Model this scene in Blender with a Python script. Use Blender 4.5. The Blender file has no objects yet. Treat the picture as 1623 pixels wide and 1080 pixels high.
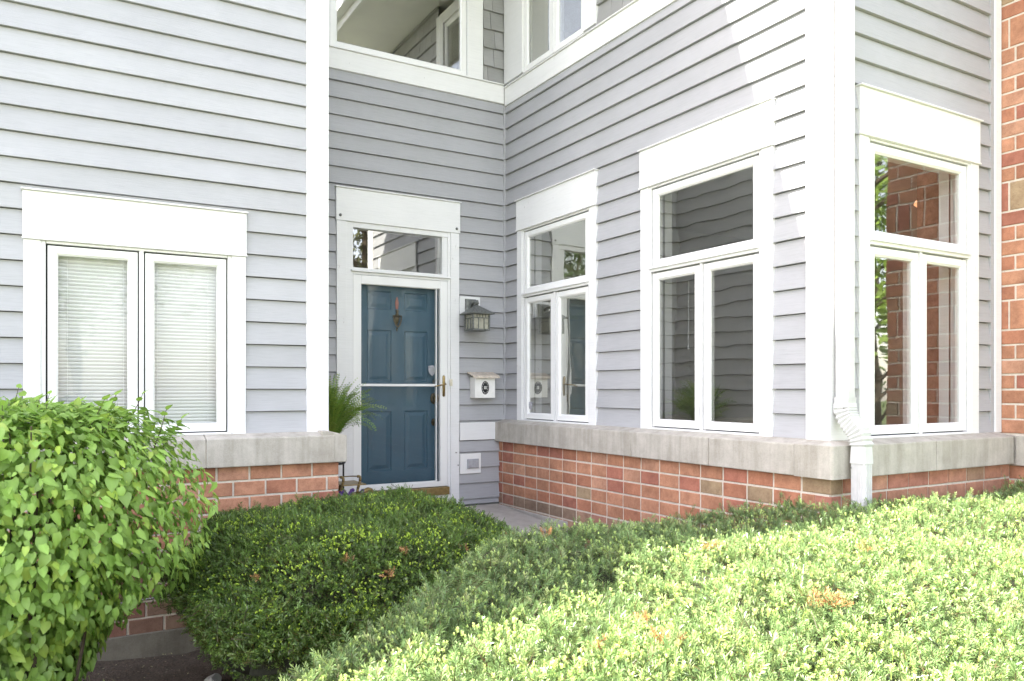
import bpy, bmesh, math, random
import numpy as np
from mathutils import Vector, Matrix
R_ = math.radians
rng = np.random.default_rng(7)
random.seed(7)
S = bpy.context.scene
C = S.collection

# ------------------------------------------------------------------ camera
TH = 30.4467
cam = bpy.data.cameras.new('camera'); camo = bpy.data.objects.new('camera', cam); C.objects.link(camo)
camo.location = (0, 0, 0); camo.rotation_euler = (R_(90), 0, R_(-TH))
cam.sensor_width = 36; cam.lens = 27.613; cam.shift_y = (617.75 - 540) / 1623
cam.clip_start = .05; cam.clip_end = 500
S.camera = camo
# ------------------------------------------------------------------ sky and sun
SX, SY, SZ = -.95, .3876, 1.0
el = math.atan2(SZ, math.hypot(SX, SY)); az = math.atan2(SX, SY)
W = bpy.data.worlds.new('World'); S.world = W; W.use_nodes = True
nt = W.node_tree; bg = nt.nodes['Background']
sky = nt.nodes.new('ShaderNodeTexSky'); sky.sky_type = 'NISHITA'; sky.sun_disc = False
sky.sun_elevation = el; sky.sun_rotation = az; sky.air_density = 1.0; sky.dust_density = 1.0; sky.ozone_density = 1.0
hs = nt.nodes.new('ShaderNodeHueSaturation'); hs.inputs['Saturation'].default_value = .6; nt.links.new(sky.outputs[0], hs.inputs['Color'])
wb = nt.nodes.new('ShaderNodeMix'); wb.data_type = 'RGBA'; wb.blend_type = 'MULTIPLY'; wb.inputs[0].default_value = 1; wb.inputs[7].default_value = (1.10, .985, .945, 1)   # the camera's white balance
nt.links.new(hs.outputs[0], wb.inputs[6]); nt.links.new(wb.outputs[2], bg.inputs[0]); bg.inputs[1].default_value = .15
sl = bpy.data.lights.new('sun', 'SUN'); sl.energy = 5.0; sl.angle = R_(.5); sl.color = (1, .955, .88)
so = bpy.data.objects.new('sun', sl); C.objects.link(so)
so.rotation_euler = Vector((SX, SY, SZ)).to_track_quat('Z', 'Y').to_euler(); so.location = (-6, 3, 9)
S.view_settings.view_transform = 'Standard'; S.view_settings.look = 'None'
S.view_settings.exposure = 2.74; S.view_settings.gamma = 1
S.cycles.max_bounces = 10; S.cycles.diffuse_bounces = 5; S.cycles.transparent_max_bounces = 12

# ------------------------------------------------------------------ materials
def mat(name):
    m = bpy.data.materials.new(name); m.use_nodes = True
    n = m.node_tree.nodes; l = m.node_tree.links
    return m, n, l, n['Principled BSDF']
def coords(n, l, scale, kind='Object'):
    tc = n.new('ShaderNodeTexCoord'); mp = n.new('ShaderNodeMapping')
    mp.inputs['Scale'].default_value = scale; l.new(tc.outputs[kind], mp.inputs[0]); return mp.outputs[0]
def noise(n, l, vec, scale, detail=4, rough=.55):
    t = n.new('ShaderNodeTexNoise'); t.inputs['Scale'].default_value = scale
    t.inputs['Detail'].default_value = detail; t.inputs['Roughness'].default_value = rough
    l.new(vec, t.inputs['Vector']); return t.outputs[0]
def ramp(n, l, fac, a, b, ca, cb):
    r = n.new('ShaderNodeValToRGB'); r.color_ramp.elements[0].position = a; r.color_ramp.elements[1].position = b
    r.color_ramp.elements[0].color = (*ca, 1); r.color_ramp.elements[1].color = (*cb, 1); l.new(fac, r.inputs[0]); return r.outputs[0]
def mul(n, l, a, b, fac=1.0):
    x = n.new('ShaderNodeMix'); x.data_type = 'RGBA'; x.blend_type = 'MULTIPLY'; x.inputs[0].default_value = fac
    l.new(a, x.inputs[6]); l.new(b, x.inputs[7]); return x.outputs[2]
def bump(n, l, h, strength, dist, bs, prev=None):
    b = n.new('ShaderNodeBump'); b.inputs['Strength'].default_value = strength; b.inputs['Distance'].default_value = dist
    l.new(h, b.inputs['Height'])
    if prev: l.new(prev, b.inputs['Normal'])
    l.new(b.outputs[0], bs.inputs['Normal']); return b.outputs[0]
def attr(n, name='Col'):
    a = n.new('ShaderNodeAttribute'); a.attribute_name = name; return a.outputs['Color']

def wood_paint(name, col, rough=.5, grain=.5, dirt=.12, useattr=False, fleck=0):
    m, n, l, b = mat(name)
    v1 = coords(n, l, (3, 3, 90)); g = noise(n, l, v1, 2.2, 6, .65)
    v2 = coords(n, l, (1, 1, 1)); s = noise(n, l, v2, 2.6, 5, .6)
    c = ramp(n, l, s, .3, .62, tuple(x * (1 - dirt) for x in col), col)
    c2 = ramp(n, l, g, .25, .55, (1 - .14 * grain,) * 3, (1, 1, 1))
    c = mul(n, l, c, c2)
    if useattr: c = mul(n, l, c, attr(n))
    if fleck:
        v3 = coords(n, l, (1, 1, .35)); f = noise(n, l, v3, 38, 3, .7)
        c = mul(n, l, c, ramp(n, l, f, .26, .30, (.45, .43, .4), (1, 1, 1)), fleck)
    l.new(c, b.inputs['Base Color']); b.inputs['Roughness'].default_value = rough
    p = bump(n, l, g, .35 * grain, .004, b)
    bump(n, l, s, .25, .012, b, p)
    return m
M = {}
M['siding'] = wood_paint('siding_paint', (.400, .402, .412), .55, 1.0, .07, True)
M['shingle'] = wood_paint('shingle_paint', (.32, .32, .31), .6, 1.0, .12, True)
M['trim'] = wood_paint('white_trim_paint', (.765, .765, .755), .45, .6, .04, False, .55)
M['vinyl'] = wood_paint('white_sash_paint', (.80, .80, .78), .35, .1, .02)
M['concrete'] = None
def stone(name, ca, cb, streak, sc=6, rough=.85, bs=.5):
    m, n, l, b = mat(name)
    v = coords(n, l, (1, 1, 1)); a = noise(n, l, v, sc, 8, .7)
    c = ramp(n, l, a, .3, .7, ca, cb)
    vs = coords(n, l, (9, 9, .9)); st = noise(n, l, vs, 1.4, 4, .6)
    c = mul(n, l, c, ramp(n, l, st, .38, .58, (.62, .60, .56), (1, 1, 1)), streak)
    f = noise(n, l, v, 160, 3, .6)
    c = mul(n, l, c, ramp(n, l, f, .3, .55, (.8, .8, .78), (1, 1, 1)), .7)
    l.new(c, b.inputs['Base Color']); b.inputs['Roughness'].default_value = rough
    p = bump(n, l, f, .3, .002, b); bump(n, l, a, bs, .01, b, p)
    return m
M['sill'] = stone('limestone', (.40, .37, .32), (.55, .515, .455), .5)
M['concrete'] = stone('porch_concrete', (.38, .355, .32), (.48, .45, .41), .25, 4)
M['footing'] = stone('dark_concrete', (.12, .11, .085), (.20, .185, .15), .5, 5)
M['rock'] = stone('grey_limestone', (.25, .25, .24), (.42, .42, .40), .2, 9)
M['mortar'] = stone('mortar', (.60, .54, .45), (.72, .66, .57), .1, 30)
def brickmat():
    m, n, l, b = mat('clay_brick')
    v = coords(n, l, (1, 1, 1)); a = noise(n, l, v, 14, 6, .7); f = noise(n, l, v, 190, 3, .6)
    c = attr(n)
    c = mul(n, l, c, ramp(n, l, a, .3, .68, (.68, .62, .60), (1.12, 1.12, 1.12)), 1)
    c = mul(n, l, c, ramp(n, l, f, .27, .42, (.45, .4, .4), (1, 1, 1)), .8)
    l.new(c, b.inputs['Base Color']); b.inputs['Roughness'].default_value = .85
    p = bump(n, l, f, .5, .002, b); bump(n, l, a, .4, .006, b, p)
    return m
M['brick'] = brickmat()
def plain(name, col, rough=.5, metal=0, sc=20, var=.25, emit=None):
    m, n, l, b = mat(name)
    v = coords(n, l, (1, 1, 1)); a = noise(n, l, v, sc, 5, .6)
    l.new(ramp(n, l, a, .3, .7, tuple(x * (1 - var) for x in col), tuple(min(1, x * (1 + var * .3)) for x in col)), b.inputs['Base Color'])
    b.inputs['Roughness'].default_value = rough; b.inputs['Metallic'].default_value = metal
    if emit: b.inputs['Emission Color'].default_value = (*emit[0], 1); b.inputs['Emission Strength'].default_value = emit[1]
    bump(n, l, a, .15, .003, b)
    return m
M['door'] = plain('teal_door_paint', (.040, .098, .145), .5, 0, 5, .12)
M['brass'] = plain('aged_brass', (.42, .31, .13), .35, .9, 40, .5)
M['darkbrass'] = plain('tarnished_brass', (.16, .125, .07), .45, .8, 60, .6)
M['bronze'] = plain('bronze_paint', (.30, .22, .09), .4, .6, 30, .3)
M['verdigris'] = plain('weathered_lantern_metal', (.19, .20, .185), .55, .4, 60, .55)
M['black'] = plain('black_metal', (.015, .015, .016), .4, .3)
M['dark'] = plain('dark_gap', (.02, .02, .018), .8)
M['drywall'] = plain('interior_wall', (.50, .48, .43), .9, 0, 3, .1)
M['ceilingp'] = plain('interior_ceiling', (.6, .58, .53), .9, 0, 3, .1)
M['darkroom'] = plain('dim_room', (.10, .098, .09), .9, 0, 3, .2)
M['blindslat'] = plain('blind_slat', (.78, .79, .81), .5, 0, 3, .06)
M['greybox'] = plain('grey_plastic', (.40, .40, .42), .5)
M['cream'] = plain('cream_plastic', (.75, .70, .55), .5)
M['mailbox'] = plain('mailbox_enamel', (.80, .79, .75), .4, 0, 25, .08)
M['maillid'] = plain('mailbox_lid_enamel', (.62, .54, .44), .5, 0, 30, .35)
M['emblem'] = plain('black_iron_emblem', (.03, .03, .03), .5, .2)
M['sticker'] = plain('silver_sticker', (.50, .50, .54), .4, 0, 60, .5)
M['ribbon'] = plain('faded_red_ribbon', (.36, .15, .12), .8, 0, 60, .4)
M['roofshingle'] = plain('asphalt_shingle', (.09, .09, .085), .95, 0, 30, .4)
M['pot'] = plain('clay_pot', (.25, .11, .06), .8)
M['purple'] = plain('pansy_petal', (.09, .03, .23), .6, 0, 60, .4)
M['bark'] = plain('bark', (.10, .075, .05), .95, 0, 30, .5)
M['amber'] = plain('lantern_glass', (.36, .35, .28), .3, 0, 30, .3)
M['alum'] = plain('white_aluminium', (.57, .57, .565), .4, 0, 12, .12)
M['lampglow'] = plain('copper_lamp', (.8, .4, .2), .4, 0, 12, .05, ((1, .42, .2), .22))
M['soffit'] = plain('soffit_paint', (.74, .73, .70), .6, 0, 3, .08)

def glassmat(name, ior, wave, wscale, tint=(.94, .945, .93)):
    m = bpy.data.materials.new(name); m.use_nodes = True; n = m.node_tree.nodes; l = m.node_tree.links
    n.remove(n['Principled BSDF']); out = n['Material Output']
    tr = n.new('ShaderNodeBsdfTransparent'); tr.inputs[0].default_value = (*tint, 1)
    gl = n.new('ShaderNodeBsdfGlossy'); gl.inputs['Roughness'].default_value = .018; gl.inputs[0].default_value = (.97, .98, .94, 1)
    fr = n.new('ShaderNodeFresnel'); ge = n.new('ShaderNodeNewGeometry'); mr = n.new('ShaderNodeMapRange'); mr.inputs['To Min'].default_value = ior; mr.inputs['To Max'].default_value = 1 / ior; l.new(ge.outputs['Backfacing'], mr.inputs[0]); l.new(mr.outputs[0], fr.inputs[0])
    mx = n.new('ShaderNodeMixShader')
    v = coords(n, l, (1, 1, .8)); h = noise(n, l, v, wscale, 1.5, .4)
    b = n.new('ShaderNodeBump'); b.inputs['Strength'].default_value = 1; b.inputs['Distance'].default_value = wave
    l.new(h, b.inputs['Height']); l.new(b.outputs[0], gl.inputs['Normal'])
    l.new(fr.outputs[0], mx.inputs[0]); l.new(tr.outputs[0], mx.inputs[1]); l.new(gl.outputs[0], mx.inputs[2]); l.new(mx.outputs[0], out.inputs[0])
    return m
M['glass'] = glassmat('window_glass', 6.0, .0030, 3.0)
M['glassfront'] = glassmat('front_glass', 2.25, .0016, 3.0)
M['glassflat'] = glassmat('storm_glass', 1.3, .0002, 2)
M['glassup'] = glassmat('upper_glass', 4.6, .0003, 1.5)
M['glassleft'] = glassmat('left_window_glass', 1.5, .0016, 3.0)
M['glasstransom'] = glassmat('transom_glass', 2.9, .0002, 1.5)

def leafmat(name, rough, transl, sat=1):
    m, n, l, b = mat(name); out = n['Material Output']
    a = attr(n); l.new(a, b.inputs['Base Color']); b.inputs['Roughness'].default_value = rough
    b.inputs['Specular IOR Level'].default_value = .5
    t = n.new('ShaderNodeBsdfTranslucent'); l.new(a, t.inputs[0]); mx = n.new('ShaderNodeMixShader'); mx.inputs[0].default_value = transl
    l.new(b.outputs[0], mx.inputs[1]); l.new(t.outputs[0], mx.inputs[2]); l.new(mx.outputs[0], out.inputs[0])
    return m
M['yew'] = leafmat('yew_needles', .28, .33)
M['lilac'] = leafmat('lilac_leaves', .42, .35)
M['fern'] = leafmat('fern_fronds', .5, .3)
M['treeleaf'] = leafmat('tree_leaves', .5, .35)
M['darkcore'] = plain('core_shade', (.030, .034, .014), .95, 0, 25, .6)

# ------------------------------------------------------------------ mesh helpers
class MB:
    def __init__(s): s.v = []; s.f = []; s.c = []
    def add(s, vs, fs, col=(1, 1, 1)):
        o = len(s.v); s.v += [tuple(x) for x in vs]; s.f += [tuple(i + o for i in f) for f in fs]; s.c += [col] * len(vs)
    def hexa(s, p, col=(1, 1, 1)):       # 8 points: bottom ring 0-3, top ring 4-7
        s.add(p, [(3, 2, 1, 0), (4, 5, 6, 7), (0, 1, 5, 4), (1, 2, 6, 5), (2, 3, 7, 6), (3, 0, 4, 7)], col)
    def box(s, x0, x1, y0, y1, z0, z1, col=(1, 1, 1)):
        s.hexa([(x0, y0, z0), (x1, y0, z0), (x1, y1, z0), (x0, y1, z0), (x0, y0, z1), (x1, y0, z1), (x1, y1, z1), (x0, y1, z1)], col)
    def wbox(s, w, s0, s1, o0, o1, z0, z1, col=(1, 1, 1)):
        s.hexa([w.p(s0, o0, z0), w.p(s1, o0, z0), w.p(s1, o1, z0), w.p(s0, o1, z0), w.p(s0, o0, z1), w.p(s1, o0, z1), w.p(s1, o1, z1), w.p(s0, o1, z1)], col)
    def prism(s, pts, a, b, col=(1, 1, 1)):   # pts: function(t)->3d for polygon ring at a and b given lists
        n = len(a); s.add(list(a) + list(b), [tuple(range(n - 1, -1, -1)), tuple(range(n, 2 * n))] + [(i, (i + 1) % n, n + (i + 1) % n, n + i) for i in range(n)], col)
    def tube(s, pts, r, seg=8, col=(1, 1, 1), cap=True):
        pts = [Vector(p) for p in pts]; rs = r if isinstance(r, (list, tuple)) else [r] * len(pts)
        rings = []; up = None
        for i, p in enumerate(pts):
            d = (pts[min(i + 1, len(pts) - 1)] - pts[max(i - 1, 0)]).normalized()
            if up is None: up = Vector((0, 0, 1)) if abs(d.z) < .9 else Vector((1, 0, 0))
            x = d.cross(up).normalized(); y = x.cross(d).normalized(); up = y
            rings.append([p + (x * math.cos(t) + y * math.sin(t)) * rs[i] for t in [2 * math.pi * k / seg for k in range(seg)]])
        vs = [q for ring in rings for q in ring]; fs = []
        for i in range(len(pts) - 1):
            for k in range(seg): fs.append((i * seg + k, i * seg + (k + 1) % seg, (i + 1) * seg + (k + 1) % seg, (i + 1) * seg + k))
        if cap: fs += [tuple(range(seg - 1, -1, -1)), tuple(range((len(pts) - 1) * seg, len(pts) * seg))]
        s.add(vs, fs, col)
    def lathe(s, c, prof, seg=20, col=(1, 1, 1)):
        vs = []; fs = []
        for r, z in prof:
            for k in range(seg):
                t = 2 * math.pi * k / seg; vs.append((c[0] + r * math.cos(t), c[1] + r * math.sin(t), c[2] + z))
        for i in range(len(prof) - 1):
            for k in range(seg): fs.append((i * seg + k, i * seg + (k + 1) % seg, (i + 1) * seg + (k + 1) % seg, (i + 1) * seg + k))
        fs += [tuple(range(seg - 1, -1, -1)), tuple(range((len(prof) - 1) * seg, len(prof) * seg))]
        s.add(vs, fs, col)
    def build(s, name, m, parent=None, bevel=0, smooth=False):
        me = bpy.data.meshes.new(name)
        loc = Vector((0, 0, 0))
        me.from_pydata(s.v, [], s.f)
        ca = me.color_attributes.new('Col', 'FLOAT_COLOR', 'POINT')
        ca.data.foreach_set('color', np.array([(*c, 1) for c in s.c], dtype=np.float32).ravel())
        bm = bmesh.new(); bm.from_mesh(me); bmesh.ops.recalc_face_normals(bm, faces=bm.faces); bm.to_mesh(me); bm.free()
        me.materials.append(m)
        o = bpy.data.objects.new(name, me); C.objects.link(o)
        if parent is not None:
            o.parent = parent
            if parent.type == 'EMPTY' or True:
                o.matrix_parent_inverse = world_of(parent).inverted()
        if bevel:
            b = o.modifiers.new('edge', 'BEVEL'); b.width = bevel; b.segments = 2; b.limit_method = 'ANGLE'; b.angle_limit = R_(40)
        if smooth:
            for p in me.polygons: p.use_smooth = True
        return o
def world_of(o):
    m = Matrix.Translation(o.location) @ o.rotation_euler.to_matrix().to_4x4()
    if o.parent: m = world_of(o.parent) @ o.matrix_parent_inverse @ m
    return m
def npmesh(name, V, F, col, m, parent=None, smooth=False):
    me = bpy.data.meshes.new(name); V = np.ascontiguousarray(V, dtype=np.float32); F = np.asarray(F, dtype=np.int32)
    k = F.shape[1]
    me.vertices.add(len(V)); me.vertices.foreach_set('co', V.ravel())
    me.loops.add(F.size); me.loops.foreach_set('vertex_index', F.ravel())
    me.polygons.add(len(F)); me.polygons.foreach_set('loop_start', np.arange(0, F.size, k, dtype=np.int32))
    me.polygons.foreach_set('loop_total', np.full(len(F), k, dtype=np.int32)) if False else None
    me.update(calc_edges=True)
    ca = me.color_attributes.new('Col', 'FLOAT_COLOR', 'POINT')
    cc = np.ones((len(V), 4), dtype=np.float32); cc[:, :3] = np.clip(col, 0, 1); ca.data.foreach_set('color', cc.ravel())
    if smooth: me.polygons.foreach_set('use_smooth', np.ones(len(F), dtype=bool))
    me.materials.append(m)
    o = bpy.data.objects.new(name, me); C.objects.link(o)
    if parent is not None: o.parent = parent; o.matrix_parent_inverse = world_of(parent).inverted()
    return o
def tag(o, label=None, cat=None, group=None, kind=None):
    if label: o['label'] = label
    if cat: o['category'] = cat
    if group: o['group'] = group
    if kind: o['kind'] = kind
    return o
def empty(name, loc, label=None, cat=None, group=None, parent=None):
    o = bpy.data.objects.new(name, None); C.objects.link(o); o.location = loc; o.empty_display_size = .1
    if parent is not None: o.parent = parent; o.matrix_parent_inverse = world_of(parent).inverted()
    return tag(o, label, cat, group)
class Wall:                     # s runs along the wall, off sticks out of its face, z is up
    def __init__(s, axis, pos, out): s.axis, s.pos, s.out = axis, pos, out
    def p(s, a, off, z):
        q = s.pos + s.out * off
        return (a, q, z) if s.axis == 'x' else (q, a, z)
wL = Wall('x', 5.45, -1); wE = Wall('x', 6.75, -1); wF = Wall('x', 3.0, -1)
wR = Wall('y', 3.89, -1); wG = Wall('y', 5.69, -1); wS = Wall('y', 1.66, 1); wGf = Wall('x', 2.16, -1)
GROUND = -1.72; EXP = .151; Z0 = .005; WB = -.292

# ------------------------------------------------------------------ ground
def sheet(name, pts, z, m, kind='structure'):
    b = MB(); b.add([(x, y, z) for x, y in pts], [tuple(range(len(pts)))]); o = b.build(name, m); o['kind'] = kind; return o
def groundmat(name, cols, sc, bs):
    m, n, l, b = mat(name); v = coords(n, l, (1, 1, 1))
    a = noise(n, l, v, sc, 8, .7); f = noise(n, l, v, sc * 11, 4, .7)
    c = ramp(n, l, a, .3, .7, *cols); c = mul(n, l, c, ramp(n, l, f, .3, .6, (.45, .45, .45), (1.15, 1.15, 1.15)))
    l.new(c, b.inputs['Base Color']); b.inputs['Roughness'].default_value = .95
    p = bump(n, l, f, .8, .02, b); bump(n, l, a, .6, .04, b, p); return m
M['bounce'] = stone('pale_bounce_slab', (.40, .39, .36), (.52, .50, .47), .1, 3)
M['grass'] = groundmat('lawn_grass', ((.075, .10, .03), (.15, .19, .06)), 2, .5)
M['soil'] = groundmat('soil_mulch', ((.050, .037, .026), (.105, .082, .060)), 5, .5)
b = MB(); b.box(-14, 3.4, -8.0, -1.6, GROUND - .3, GROUND - .03); o = b.build('bounce_slab', M['bounce'], None, .01); o['kind'] = 'structure'  # unseen pale slab, added to bounce sunlight into the door recess
sheet('lawn', [(-120, -120), (120, -120), (120, 120), (-120, 120)], GROUND - .05, M['grass'])
# soil bed: a gently uneven grid
nx, ny = 70, 60
gx = np.linspace(-3, 5.9, nx); gy = np.linspace(-.2, 5.5, ny); X, Y = np.meshgrid(gx, gy)
Zs = GROUND + .018 * np.sin(X * 5 + 1) * np.cos(Y * 6) + .01 * rng.standard_normal(X.shape) + .05 * np.clip((Y - 4.2), 0, 1.2)
idx = np.arange(nx * ny).reshape(ny, nx)
Fq = np.stack([idx[:-1, :-1], idx[:-1, 1:], idx[1:, 1:], idx[1:, :-1]], -1).reshape(-1, 4)
so_ = npmesh('soil_bed', np.stack([X, Y, Zs], -1).reshape(-1, 3), Fq, np.ones((nx * ny, 3)), M['soil'], None, True); so_['kind'] = 'structure'
# porch slab, falling away from the door, and the walk below its step
b = MB()
b.hexa([(1.80, 5.62, -1.9), (3.80, 5.62, -1.9), (3.80, 6.74, -1.9), (1.80, 6.74, -1.9), (1.80, 5.60, -1.185), (3.80, 5.60, -1.185), (3.80, 6.74, -1.118), (1.80, 6.74, -1.118)])
o = b.build('porch_slab', M['concrete'], None, .015); o['kind'] = 'structure'
b = MB(); b.box(2.75, 3.80, 3.4, 5.60, -1.8, -1.40); o = b.build('walkway', M['concrete'], None, .012); o['kind'] = 'structure'
# scattered debris on the soil
n = 2600; P = np.stack([rng.uniform(-.3, 2.0, n), rng.uniform(3.2, 5.3, n), np.full(n, GROUND)], -1)
P[:, 2] += .035 + .05 * np.clip(P[:, 1] - 4.2, 0, 1.2)
a = rng.uniform(0, 6.28, n); sz = rng.uniform(.003, .010, n)
q = np.stack([np.stack([np.cos(a), np.sin(a), rng.uniform(-.4, .4, n)], -1), np.stack([-np.sin(a) * .45, np.cos(a) * .45, rng.uniform(-.3, .3, n)], -1)], 1) * sz[:, None, None]
V = np.stack([P - q[:, 0], P - q[:, 1], P + q[:, 0], P + q[:, 1]], 1).reshape(-1, 3)
cc = np.array([[.22, .17, .10], [.10, .07, .04], [.32, .30, .16], [.07, .05, .03]])[rng.integers(0, 4, n)]
o = npmesh('fallen_needles', V, np.arange(4 * n).reshape(n, 4), np.repeat(cc, 4, 0), M['treeleaf'])
tag(o, 'scattered dry needles and bits on the dark soil', 'leaf litter', None, 'stuff')

# ------------------------------------------------------------------ the house
house = empty('townhouse', (2.7, 6.75, GROUND), 'grey clapboard townhouse with white trim, brick base and teal front door', 'house')

def subtract(iv, holes):
    out = [iv]
    for h0, h1 in holes:
        nw = []
        for a, c in out:
            if h1 <= a or h0 >= c: nw.append((a, c))
            else:
                if h0 > a: nw.append((a, h0))
                if h1 < c: nw.append((h1, c))
        out = nw
    return out
def clapboard(w, s0, s1, zb, zt, holes, name='siding_wall', exp=EXP, z0=Z0, proud=.025, shingle=False, m='siding', seam=False):
    b = MB(); k0 = math.floor((zb - z0) / exp + 1e-6); sl_ = .002 if shingle else .0045
    k = k0
    while z0 + k * exp < zt - .004:
        a = z0 + k * exp; c = a + exp; za = max(a, zb); zc = min(c, zt)
        hs = [(h[0], h[1]) for h in holes if h[2] < zc - 1e-4 and h[3] > za + 1e-4]
        # a board is split in height where a hole begins or ends inside it only behind the casings
        for (p, q) in subtract((s0, s1), hs):
            cuts = [p]
            if shingle:
                x = p + random.uniform(.04, .16)
                while x < q - .05: cuts.append(x); x += random.uniform(.08, .19)
            elif seam:
                x = p + random.uniform(.8, 3.4)
                while x < q - .6: cuts.append(x); x += random.uniform(2.2, 3.6)
            cuts.append(q)
            for i in range(len(cuts) - 1):
                t = 1 + random.uniform(-.035, .03) if not shingle else 1 + random.uniform(-.10, .06)
                col = (t, t, t * random.uniform(.995, 1.01))
                g = .0025 if shingle else .0007
                u0 = cuts[i] + (g if i else 0); u1 = cuts[i + 1] - (g if i < len(cuts) - 2 else 0)
                nseg = max(1, int((u1 - u0) / .35)); us = [u0 + (u1 - u0) * j / nseg for j in range(nseg + 1)]
                fr = (za - a) / exp; frc = (zc - a) / exp
                vs = []; fs = []
                for j, u in enumerate(us):
                    dz = random.uniform(-.0011, .0011) if za == a else 0; do = random.uniform(-.0012, .0012)
                    if shingle and za == a and j == 0: dzs = random.uniform(-.004, .004)
                    if shingle: dz = dzs if za == a else 0
                    ob = .003 + (proud + do - .003) * (1 - fr); ot = .003 + (proud - .003) * (1 - frc)
                    vs += [w.p(u, -.01, za + dz), w.p(u, ob, za + dz), w.p(u, ob, za + dz + .004), w.p(u, ot, zc - sl_), w.p(u, -.01, zc - sl_)]
                for j in range(nseg):
                    o = j * 5
                    for e in range(4): fs.append((o + e, o + 5 + e, o + 6 + e, o + 1 + e))
                fs += [(0, 1, 2, 3, 4), tuple(nseg * 5 + e for e in (4, 3, 2, 1, 0))]
                b.add(vs, fs, col)
        k += 1
    o = b.build(name, M[m], house)
    holes_wall(w, s0, s1, zb, zt, -.0125, holes, 'lap_shade_sheet', M['dark'], o)  # dark sheet added behind the slots to paint the lap shadows
    return o
def holes_wall(w, s0, s1, z0, z1, off, holes, name, m, parent=None):
    xs = sorted({s0, s1} | {h[i] for h in holes for i in (0, 1) if s0 < h[i] < s1}); zs = sorted({z0, z1} | {h[i] for h in holes for i in (2, 3) if z0 < h[i] < z1})
    b = MB()
    for i in range(len(xs) - 1):
        for j in range(len(zs) - 1):
            cx = (xs[i] + xs[i + 1]) / 2; cz = (zs[j] + zs[j + 1]) / 2
            if any(h[0] < cx < h[1] and h[2] < cz < h[3] for h in holes): continue
            b.add([w.p(xs[i], off, zs[j]), w.p(xs[i + 1], off, zs[j]), w.p(xs[i + 1], off, zs[j + 1]), w.p(xs[i], off, zs[j + 1])], [(0, 1, 2, 3)])
    return b.build(name, m, parent or house)

# window positions (left edge of casing, in the wall's own measure)
WW = 1.262
winL = -.137; winR1 = 5.214; winR2 = 3.384; winF = 4.137
def whole(s, zt): return (s + .06, s + WW - .06, -.5, zt + .07)
hL = [whole(winL, .886)]
hR = [whole(winR1, 1.515), whole(winR2, 1.515)]
hF = [whole(winF, 1.515)]
hE = [(2.22, 3.33, -1.4, 1.55)]
# clapboards (cut round the casings' inner halves)
clapboard(wL, -5, 1.545, WB, 5.62, hL)
clapboard(wE, 1.66, 2.22, -1.105, -.49, [])
clapboard(wE, 3.33, 3.868, -1.105, -.49, [])
clapboard(wE, 1.66, 3.868, -.316, 2.822, hE)
clapboard(wR, 3.125, 6.728, WB, 2.80, hR)
clapboard(wR, 3.125, 5.215, 2.97, 4.45, [], m='shingle', exp=.18, z0=2.975, shingle=True)
clapboard(wF, 4.06, 5.560, WB, 4.45, hF)
clapboard(wS, 5.56, 6.75, WB, 5.62, [])
clapboard(wE, 3.635, 3.866, 2.985, 4.6, [], m='shingle', exp=.18, z0=2.985, shingle=True)
clapboard(wE, 1.66, 2.06, 3.0, 4.6, [])
# corner boards and posts
b = MB(); b.wbox(wL, 1.535, 1.655, -.01, .032, WB - .004, 5.6); b.build('corner_board', M['trim'], house, .003)
b = MB(); b.wbox(wS, 5.421, 5.56, -.01, .03, WB - .004, 5.6); b.build('corner_board', M['trim'], house, .003)
b = MB(); b.wbox(wR, 2.968, 3.131, -.01, .032, WB - .004, 4.4); b.build('corner_board', M['trim'], house, .003)
b = MB(); b.wbox(wF, 3.861, 4.064, -.01, .035, WB - .004, 4.4); b.build('corner_board', M['trim'], house, .003)
b = MB(); b.box(3.858, 3.888, 6.718, 6.748, -.31, 2.8); b.build('corner_post', M['siding'], house, .003)
b = MB(); b.wbox(wF, 5.562, 5.602, -.01, .02, WB - .004, 4.4); o = b.build('corner_post', M['siding'], house, .002)
b = MB(); b.wbox(wF, 5.604, 5.683, -.01, .028, WB - .004, 4.4); b.build('corner_board', M['trim'], house, .004)
# upper trim band
b = MB(); b.wbox(wE, 1.665, 3.858, -.01, .03, 2.818, 2.995); b.wbox(wE, 1.665, 3.856, .0, .046, 2.996, 3.008)
b.build('trim_band', M['trim'], house, .003)
b = MB(); b.wbox(wR, 4.0, 6.716, -.01, .03, 2.792, 2.966); b.wbox(wR, 3.2, 3.999, -.01, .03, 2.792, 2.966); b.wbox(wR, 3.2, 6.716, .0, .046, 2.967, 2.978)
b.build('trim_band', M['trim'], house, .003)
b = MB(); b.wbox(wE, 3.376, 3.772, -.01, .028, -.487, -.317); b.build('trim_band', M['trim'], house, .003)

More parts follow.
